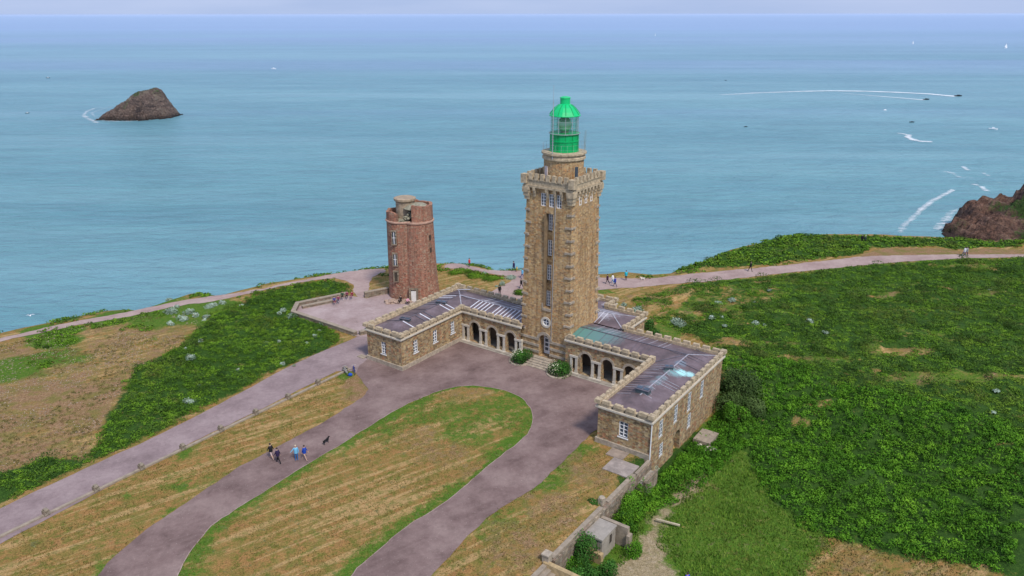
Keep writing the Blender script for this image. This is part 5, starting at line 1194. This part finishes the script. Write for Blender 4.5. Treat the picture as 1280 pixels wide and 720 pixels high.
bush('green_shrub', 570, 341.5, 1.6, .6, M['heath'], 'low green shrub on the grass triangle left edge', 'shrub', leaf=.1) ; bush('green_shrub', 590, 345, 2.2, .6, M['heath'], 'broad green shrub in the middle of the grass triangle', 'shrub', leaf=.1)
bush('green_shrub', 613, 349, 2.2, .6, M['heath'], 'green shrub mat at the right tip of the grass triangle', 'shrub', leaf=.1); bush('green_shrub', 648, 367, 1.6, .8, M['heath'], 'green shrub close against the lighthouse left side behind the link', 'shrub', leaf=.1)
# low flowers on the front bush
# ---------------------------------------------------------------- people
SK = {}
def figure(pose, top, bottom, skin=(.5, .33, .25), hair=(.05, .035, .03), shoe=(.1, .1, .1), h=1.7, shorts=False, skirt=False, step=.28):
    nm = ['pelvis', 'waist', 'chest', 'neck', 'headb', 'head', 'headt']
    V = {}; E_ = []; R_ = {}
    def add(k, p, r, par=None): V[k] = p; R_[k] = r; par and E_.append((par, k))
    sit = pose == 'sit'; pz = .22 if sit else .93; lean = .06 if pose == 'walk' else 0
    add('pelvis', (0, 0, pz), (.15, .12)); add('waist', (0, lean*.4, pz+.2), (.125, .10), 'pelvis'); add('chest', (0, lean, pz+.42), (.155, .115), 'waist'); add('neck', (0, lean, pz+.56), (.058, .058), 'chest')
    add('chin', (0, lean+.01, pz+.62), (.07, .075), 'neck'); add('head', (0, lean+.015, pz+.71), (.085, .10), 'chin'); add('crown', (0, lean+.0, pz+.79), (.06, .07), 'head')
    for s, n_ in ((-1, 'l'), (1, 'r')):
        sw = s*step if pose == 'walk' else 0
        add('sh'+n_, (s*.17, lean, pz+.49), (.06, .06), 'chest')
        if pose == 'reach' and s == 1: add('el'+n_, (s*.34, .05, pz+.30), (.045, .045), 'sh'+n_); add('wr'+n_, (s*.5, .1, pz+.16), (.032, .032), 'el'+n_)
        elif sit: add('el'+n_, (s*.24, .12, pz+.26), (.045, .045), 'sh'+n_); add('wr'+n_, (s*.16, .34, pz+.22), (.032, .032), 'el'+n_)
        else: add('el'+n_, (s*.24, lean-sw*.35, pz+.22), (.045, .045), 'sh'+n_); add('wr'+n_, (s*.25, lean+.06-sw*.7, pz-.02), (.032, .032), 'el'+n_)
        e, w_ = np.array(V['el'+n_]), np.array(V['wr'+n_]); d = (w_-e)/np.linalg.norm(w_-e); add('ha'+n_, tuple(w_+d*.08), (.035, .022), 'wr'+n_)
        add('hip'+n_, (s*.09, 0, pz-.05), (.095, .1), 'pelvis')
        if sit: add('kn'+n_, (s*.12, .42, pz+.16), (.06, .06), 'hip'+n_); add('an'+n_, (s*.12, .55, -.15 if False else .06), (.042, .042), 'kn'+n_)
        else: add('kn'+n_, (s*.1, sw*.55+.02, .5), (.062, .062), 'hip'+n_); add('an'+n_, (s*.1, sw*1.05-(.05 if pose == 'walk' and s < 0 else 0), .09), (.042, .042), 'kn'+n_)
        a_ = V['an'+n_]; add('to'+n_, (a_[0]+s*.02, a_[1]+.15, .035), (.042, .032), 'an'+n_)
    keys = list(V); me = bpy.data.meshes.new('fig'); me.from_pydata([V[k] for k in keys], [(keys.index(a), keys.index(b)) for a, b in E_], [])
    ob = bpy.data.objects.new('fig', me); COL.objects.link(ob); ob.modifiers.new('s', 'SKIN')
    for i, k in enumerate(keys): me.skin_vertices[0].data[i].radius = R_[k]; me.skin_vertices[0].data[i].use_root = (k == 'pelvis')
    sb = ob.modifiers.new('u', 'SUBSURF'); sb.levels = 1; sb.render_levels = 1
    dg = bpy.context.evaluated_depsgraph_get(); ev = ob.evaluated_get(dg); m2 = bpy.data.meshes.new_from_object(ev)
    bpy.data.objects.remove(ob); mats = [skin, top, bottom, shoe, hair]
    for c in mats: m2.materials.append(hexmat('cloth_%02x%02x%02x' % tuple(int(q*255) for q in c), c))
    reg = {'chest': 1, 'waist': 1, 'neck': 0, 'chin': 0, 'head': 0, 'crown': 4, 'pelvis': 2, 'hip': 2, 'kn': 2 if not shorts else 2, 'an': 2 if not shorts else 0, 'to': 3, 'sh': 1, 'el': 1, 'wr': 1 if not shorts else 0, 'ha': 0}
    mids = []
    for a, b_ in E_:
        for t in (0, .25, .5, .75, 1): mids.append((Vector(V[a]).lerp(Vector(V[b_]), t), a if t < .55 else b_, b_))
    for p in m2.polygons:
        c = p.center; d, a, b_ = min(((c-q[0]).length, q[1], q[2]) for q in mids)
        k = a if a in reg else a[:-1]; r = reg.get(k, 1)
        if shorts and k == 'kn' and c.z < .52: r = 0
        if k == 'sh' or k == 'chest': r = 1
        if k == 'head' and (c.y < lean-.02 or c.z > pz+.75): r = 4
        p.material_index = r; p.use_smooth = True
    # fingers, nose and ears joined to the body surface
    mb = MB()
    for n_ in 'lr':
        w_, h_ = Vector(V['wr'+n_]), Vector(V['ha'+n_]); d = (h_-w_).normalized(); sd_ = d.cross(Vector((1, 0, 0))).normalized()
        for k, ln in enumerate((.065, .08, .085, .075)):
            o_ = h_-d*.02+sd_*(k-1.5)*.017; e1 = o_+d*ln*.6; mb.tube(o_, e1, .009, 5); mb.tube(e1, e1+(d*.8+Vector((-.4 if n_ == 'r' else .4, 0, 0))).normalized()*ln*.5, .008, 5)
        o_ = w_+d*.02; mb.tube(o_, o_+d*.05+sd_*-.04, .011, 5)
    hd_ = V['head']; mb.tube((0, hd_[1]+.085, hd_[2]+.0), (0, hd_[1]+.12, hd_[2]-.02), .014, 5, 0, .01)
    for s in (-1, 1): mb.sphere((s*.083, hd_[1]-.005, hd_[2]-.01), .022, 6, 4, 0, (.5, 1, 1.4)); mb.sphere((s*.032, hd_[1]+.088, hd_[2]+.02), .01, 6, 4, 4)
    import bmesh
    bm = bmesh.new(); bm.from_mesh(m2); t_ = bpy.data.meshes.new('t'); t_.from_pydata(mb.v, [], mb.f); t_.polygons.foreach_set('material_index', mb.m); bm.from_mesh(t_); bm.to_mesh(m2); bm.free()
    hr = MB(); hr.sphere((0, hd_[1]-.022, hd_[2]+.035), .105, 10, 7, 0, (.93, 1.0, .95))
    sc = h/1.72
    return m2, hr, sc, hair, pz, lean
def person(label, px, py, top, bottom, pose='stand', face=0., h=1.7, group=None, jacket=None, **kw):
    q = g(px, py); z = float(ground_z(np.array([q[0]]), np.array([q[1]]))[0]) + (.04 if roads_sdf(np.array([q[0]]), np.array([q[1]]))[0] > 0 else 0)
    if 'zz' in kw: z = kw.pop('zz')
    m2, hr, sc, hair, pz, lean = figure(pose, top, bottom, h=h, **kw)
    r_ = thing('person', label, 'person', (q[0], q[1], z), math.radians(face), group); r_.scale = (sc,)*3
    m2.name = 'body'; o = bpy.data.objects.new('body', m2); COL.objects.link(o); o.parent = r_
    hr.build('hair', hexmat('hair_%02x%02x%02x' % tuple(int(c*255) for c in hair), hair), r_, smooth=True)
    if jacket or pose != 'sit':
        j = MB(); j.lathe(0, lean*.7, [(.19, pz-.08), (.185, pz+.1), (.19, pz+.3), (.17, pz+.46), (.08, pz+.54)], 14, cap=False); jo = j.build('jacket', hexmat('jack_%02x%02x%02x' % tuple(int(c*255) for c in (jacket or top)), jacket or top), r_, smooth=True)
    return r_
BLK, NAVY, BLUE, LBL, WHT, RED, TUR, MAR, PINK, GRY, JEA = (.015, .015, .018), (.02, .025, .09), (.02, .06, .35), (.12, .38, .6), (.75, .75, .75), (.6, .04, .04), (.02, .4, .5), (.22, .04, .09), (.7, .35, .45), (.3, .3, .32), (.03, .09, .25)
TAN = (.5, .33, .25)
person('walker in black top and pale shorts, leftmost on the driveway', 339.5, 574, BLK, (.55, .42, .4), 'walk', 60, 1.78, shorts=True)
person('walker dressed all in dark clothes on the driveway beside the black-topped one', 348, 579, (.03, .02, .06), BLK, 'walk', 70, 1.72)
person('person in pale blue top and jeans reaching toward a companion', 370.5, 575.5, (.15, .42, .62), (.03, .13, .35), 'reach', 200, 1.72, hair=(.5, .4, .28))
person('person in royal blue jacket and bare legs on the driveway', 380.5, 575, (.015, .05, .30), TAN, 'walk', -110, 1.66, shorts=True, jacket=(.015, .06, .36))
person('person in blue jacket seated at the left terrace wall', 418, 381, (.05, .06, .25), MAR, 'sit', 200, 1.7, zz=.45); person('seated person with a pink bag by the terrace wall', 423, 379.5, MAR, NAVY, 'sit', 190, 1.65, zz=.45)
person('person in dark green coat seated on the terrace wall', 428, 375, (.02, .07, .04), BLK, 'sit', 190, 1.7, zz=.5); person('person in maroon coat seated at the right end of the terrace wall', 434, 374, MAR, BLK, 'sit', 180, 1.7, zz=.45); person('person in wine red clothes crouched on the terrace wall end', 440, 374, (.25, .03, .06), MAR, 'sit', 170, 1.65, zz=.45)
person('person in black sitting at the foot of the brick tower', 501, 379, BLK, BLK, 'sit', 150, 1.75, zz=.3); person('person in a pink shirt sitting near the brick tower door', 509.5, 381, PINK, BLK, 'sit', 210, 1.65, zz=.3)
person('walker in red jacket on the cliff path behind the left wing', 586.5, 334, RED, BLK, 'stand', 90, 1.65)
person('tall dark walker on the cliff path left of the lighthouse', 642.3, 339.5, (.03, .02, .08), BLK, 'walk', 100, 1.85); person('small child in yellow beside the dark walker', 645.8, 339.8, (.6, .42, .02), (.5, .2, .03), 'stand', 90, 1.0)
person('walker in light blue shirt near the lighthouse left edge', 652.3, 348, LBL, JEA, 'walk', -90, 1.7); person('walker in black on the path junction beside the lighthouse', 651.5, 361, BLK, BLK, 'walk', 120, 1.72)
person('person in black half hidden behind the left wing parapet', 624.3, 369.5, BLK, (.05, .02, .03), 'stand', 0, 1.75)
person('walker in dark clothes just right of the lighthouse', 759, 355.5, (.05, .02, .05), BLK, 'walk', 90, 1.7); person('walker in white among the group right of the lighthouse', 765.5, 355, WHT, LBL, 'walk', 60, 1.68)
person('walker in navy blue nearest the field right of the lighthouse', 768.5, 359, (.03, .05, .3), NAVY, 'walk', 70, 1.7); person('walker in turquoise top and black trousers on the cliff path', 782, 351, TUR, BLK, 'stand', 0, 1.75)
person('lone walker in black on the footpath across the field', 937, 340, BLK, BLK, 'walk', -80, 1.8)
person('person in black on the green headland rise, left of a pair', 1076.5, 305.5, BLK, BLK, 'stand', 0, 1.75); person('person with pale cap in dark clothes on the green rise, right of a pair', 1080.3, 305.5, (.03, .05, .04), BLK, 'stand', 0, 1.6, hair=(.6, .6, .6))
person('walker in white top on the far end of the footpath', 1204, 321, WHT, (.2, .15, .35), 'walk', -80, 1.75); person('walker in grey top close beside the white-topped one', 1206.6, 321, GRY, NAVY, 'walk', -80, 1.8)
person('person in bright blue jacket cut off by the bottom edge', 857, 737, (.01, .02, .6), NAVY, 'stand', 30, 1.7, jacket=(.01, .02, .7))
# dogs
def dog(label, px, py, col, face, s=1., name='dog'):
    q = g(px, py); V = [(0, -.28, .42), (0, 0, .42), (0, .28, .46), (0, .42, .56), (0, .54, .62), (0, .68, .58), (0, -.42, .5), (0, -.55, .62)]
    R_ = [(.12, .12), (.11, .11), (.14, .15), (.09, .09), (.085, .085), (.035, .035), (.03, .03), (.015, .015)]; E_ = [(0, 1), (1, 2), (2, 3), (3, 4), (4, 5), (0, 6), (6, 7)]
    for s_ in (-1, 1):
        i = len(V); V += [(s_*.09, .28, .3), (s_*.1, .25, .16), (s_*.1, .27, .02), (s_*.1, .33, .02)]; R_ += [(.06, .06), (.03, .03), (.028, .028), (.03, .02)]; E_ += [(2, i), (i, i+1), (i+1, i+2), (i+2, i+3)]
        i = len(V); V += [(s_*.09, -.25, .3), (s_*.1, -.38, .17), (s_*.1, -.32, .02), (s_*.1, -.26, .02)]; R_ += [(.07, .07), (.028, .028), (.026, .026), (.03, .02)]; E_ += [(0, i), (i, i+1), (i+1, i+2), (i+2, i+3)]
    me = bpy.data.meshes.new('d'); me.from_pydata(V, E_, []); ob = bpy.data.objects.new('d', me); COL.objects.link(ob); ob.modifiers.new('s', 'SKIN')
    for i, r in enumerate(R_): me.skin_vertices[0].data[i].radius = r; me.skin_vertices[0].data[i].use_root = i == 1
    ob.modifiers.new('u', 'SUBSURF').levels = 1; m2 = bpy.data.meshes.new_from_object(ob.evaluated_get(bpy.context.evaluated_depsgraph_get())); bpy.data.objects.remove(ob)
    m2.materials.append(hexmat('fur_%02x' % int(col[0]*255), col)); r_ = thing('dog', label, 'dog', (q[0], q[1], .04), math.radians(face)); r_.scale = (s,)*3
    o = bpy.data.objects.new('body', m2); COL.objects.link(o); o.parent = r_; m = MB()
    for s_ in (-1, 1): m.sphere((s_*.07, .5, .66), .045, 6, 4, 0, (.5, .8, 1.4))
    m.build('ears', m2.materials[0], r_)
dog('black dog trotting ahead of the walkers on the driveway', 407, 554.5, (.012, .012, .012), -30, .92)
dog('small white dog on the cliff path right of the lighthouse', 803, 350.5, (.7, .66, .6), 90, .8)
# bicycles
def bicycle(label, a, b_, rz, frame, tilt):
    r_ = thing('bicycle', label, 'bicycle', tuple(loc2w(a, b_, .04)), TH+rz, 'bicycles at the end post'); r_.rotation_euler = (0, tilt, TH+rz)
    for y in (-.52, .52):
        m = MB()
        for k in range(20):
            t0, t1 = 2*math.pi*k/20, 2*math.pi*(k+1)/20; m.tube((0, y+.33*math.cos(t0), .34+.33*math.sin(t0)), (0, y+.33*math.cos(t1), .34+.33*math.sin(t1)), .024, 5)
        w_ = m.build('wheel', M['rubber'], r_); m = MB()
        for k in range(10): t0 = 2*math.pi*k/10; m.tube((0, y, .34), (0, y+.32*math.cos(t0), .34+.32*math.sin(t0)), .006, 3)
        m.build('spokes', M['steel'], w_)
    m = MB(); bbk, st_, hd_, rr, fr = (0, -.08, .3), (0, -.22, .8), (0, .36, .78), (0, -.52, .34), (0, .52, .34)
    for p, q in ((bbk, st_), (bbk, hd_), ((0, -.2, .74), hd_), (bbk, rr), ((0, -.2, .74), rr), ((0, .34, .88), fr)): m.tube(p, q, .028, 6)
    m.build('frame', frame, r_); m = MB(); m.tube((0, -.35, .86), (0, -.1, .87), .06, 6, 0, .03); m.build('saddle', M['rubber'], r_)
    m = MB(); m.tube((-.28, .3, .98), (.28, .3, .98), .015, 5); m.tube((0, .34, .88), (0, .31, .98), .016, 5); m.build('handlebar', M['steel'], r_)
bicycle('bicycle with grey frame leaning on the end kerb post', -18.2, 20.9, 1.3, M['steel'], .12); bicycle('bicycle with dark blue frame standing right of the grey one', -17.5, 20.1, 1.0, hexmat('bluebike', (.02, .05, .35)), .1)
m = MB(); m.sphere((0, 0, .2), .24, 10, 6, 0, (1.2, .8, .9)); m.tube((-.1, 0, .35), (.1, 0, .42), .03, 5); m.build('backpack', hexmat('bluebag', (.02, .08, .45))); o = COL.objects['backpack']; o.location = loc2w(-17.3, 20.9, .03); tag(o, 'blue backpack on the ground beside the bicycles', 'backpack')
# ---------------------------------------------------------------- boats
def boat(label, px, py, L, kind, face, hull, cat='boat', name='motorboat'):
    q = bp(px, py, SEA); r_ = thing(name, label, cat, (q[0], q[1], SEA), math.radians(face)); W_ = L*.3; m = MB(); H_ = L*.13
    st_ = [(-.5, .8, 1.), (-.2, 1., 1.), (.15, .92, 1.05), (.38, .5, 1.2), (.5, .03, 1.35)]
    for (x0, w0, h0), (x1, w1, h1) in zip(st_[:-1], st_[1:]):
        for s in (-1, 1):
            A1 = (x0*L, s*w0*W_/2, h0*H_); B1 = (x1*L, s*w1*W_/2, h1*H_); C1 = (x1*L*.95, s*w1*W_*.25, -.2*H_); D1 = (x0*L*.95, s*w0*W_*.25, -.2*H_)
            m.face([A1, B1, C1, D1])
        m.face([(x0*L, -w0*W_/2, h0*H_*.9), (x1*L, -w1*W_/2, h1*H_*.9), (x1*L, w1*W_/2, h1*H_*.9), (x0*L, w0*W_/2, h0*H_*.9)])
    m.face([(-.5*L, -.4*W_, H_), (-.5*L, .4*W_, H_), (-.475*L, .2*W_, -.2*H_), (-.475*L, -.2*W_, -.2*H_)]); m.build('hull', hull, r_)
    m = MB(); m.box(-.15*L, .15*L, -.28*W_, .28*W_, H_*.9, H_*(2.1 if kind != 'rib' else 1.6)); m.build('cabin' if kind != 'rib' else 'console', M['foamwhite'] if kind != 'rib' else M['darkhull'], r_)
    if kind == 'sail':
        m = MB(); m.tube((.05*L, 0, H_), (.05*L, 0, L*1.15), L*.012, 6); m.tube((.05*L, 0, H_*2.3), (-.42*L, 0, H_*2.3), L*.01, 6); m.build('mast', M['steel'], r_)
        m = MB(); m.face([(.03*L, 0, H_*2.5), (-.4*L, .05*L, H_*2.5), (.03*L, 0, L*1.1)]); m.face([(.08*L, 0, L*1.0), (.48*L, .04*L, H_*1.4), (.1*L, .02*L, H_*1.6)]); m.build('sail', M['foamwhite'], r_)
boat('dark speedboat at the head of the long white wake', 1197.5, 121, 11, 'rib', 8, M['darkhull'], name='speedboat'); boat('dark speedboat leading the shorter wake', 1157.5, 125.3, 9, 'rib', 8, M['darkhull'], name='speedboat')
boat('white motorboat off the right shore', 1241, 162.5, 8, 'cab', -30, M['foamwhite']); boat('small dark boat alone between the wakes and the surf', 1139.5, 153.5, 5.5, 'rib', 0, M['darkhull']); boat('small pale boat below the shorter wake', 1106, 138.5, 5, 'cab', 20, M['foamwhite'])
boat('small dark boat in open sea right of the lighthouse', 932, 159, 4, 'rib', 10, M['darkhull']); boat('tiny far boat above the dark one in open sea', 907, 101, 4, 'rib', 0, M['darkhull'])
boat('distant sailing boat with white sail below the right horizon', 1141, 55.5, 11, 'sail', 40, M['foamwhite'], 'sailboat', 'sailboat'); boat('sailing boat at the right edge near the horizon', 1257, 61, 14, 'sail', 20, M['foamwhite'], 'sailboat', 'sailboat'); boat('faint sailing boat near the horizon above the lighthouse', 819, 45, 14, 'sail', 70, M['foamwhite'], 'sailboat', 'sailboat')
boat('dark boat with white cabin left of the islet', 34, 141, 4.5, 'cab', 30, M['darkhull']); boat('low dark boat far behind the islet on the left', 60, 97, 7, 'cab', 0, M['skylight']); boat('low pale boat far right of the islet', 342, 86, 10, 'cab', 0, M['foamwhite'])
GU = thing('seagull', 'white gull flying low over the sea beyond the left path', 'gull', tuple(onY(37.5, 394, 100)), .4); GU.scale = (.75,)*3
m = MB(); m.sphere((0, 0, 0), .16, 8, 6, 0, (.7, 1.9, .7)); m.sphere((0, .33, .05), .08, 6, 5, 0, (.8, 1.2, .8)); m.build('body', M['foamwhite'], GU, smooth=True)
for s in (-1, 1): m = MB(); m.face([(0, .12, .04), (s*.4, .2, .22), (s*.8, .02, .1), (s*.4, .0, .2), (0, -.12, .04)]); m.build('wing', M['white'], GU)

#END
# ------------------------------------------------------------------ camera, light, render
cam = bpy.data.cameras.new('camera'); co = bpy.data.objects.new('camera', cam); COL.objects.link(co)
co.location = (0, 0, HC); co.rotation_euler = (math.pi/2-PIT, math.radians(.06), 0)
cam.sensor_width = 36; cam.lens = FPX*36/1280; cam.clip_start = 1; cam.clip_end = 500000
S.camera = co
EL, AZ = math.radians(52), math.radians(150)   # sun from behind-right of the camera
w = bpy.data.worlds.new('World'); S.world = w; w.use_nodes = True
nt = w.node_tree; bg = nt.nodes['Background']; N = NT(nt)
sky = nt.nodes.new('ShaderNodeTexSky'); sky.sky_type = 'NISHITA'; sky.sun_disc = False; sky.sun_elevation = EL; sky.sun_rotation = AZ; sky.altitude = 100; sky.dust_density = 2.
gn = N.n('ShaderNodeTexCoord'); cl = N.noise(N.mapping(gn.outputs['Generated'], (1, 1, 7)), 2.5, 5, .55)
cloud = N.ramp(cl, [(.3, (5.6, 7.4, 11.6)), (.7, (7.4, 8.9, 12.8))])
mixc = N.mix(.82, sky.outputs[0], cloud)
nt.links.new(mixc, bg.inputs[0]); bg.inputs[1].default_value = .080
sl = bpy.data.lights.new('sun', 'SUN'); sl.energy = 3.3; sl.angle = math.radians(9); sl.color = (1, .94, .86)
so = bpy.data.objects.new('sun', sl); COL.objects.link(so)
sd = Vector((math.sin(AZ)*math.cos(EL), math.cos(AZ)*math.cos(EL), math.sin(EL))); so.rotation_euler = sd.to_track_quat('Z', 'Y').to_euler()
S.view_settings.view_transform = 'Standard'; S.view_settings.look = 'None'; S.view_settings.exposure = 0
S.cycles.max_bounces = 6; S.cycles.transparent_max_bounces = 12
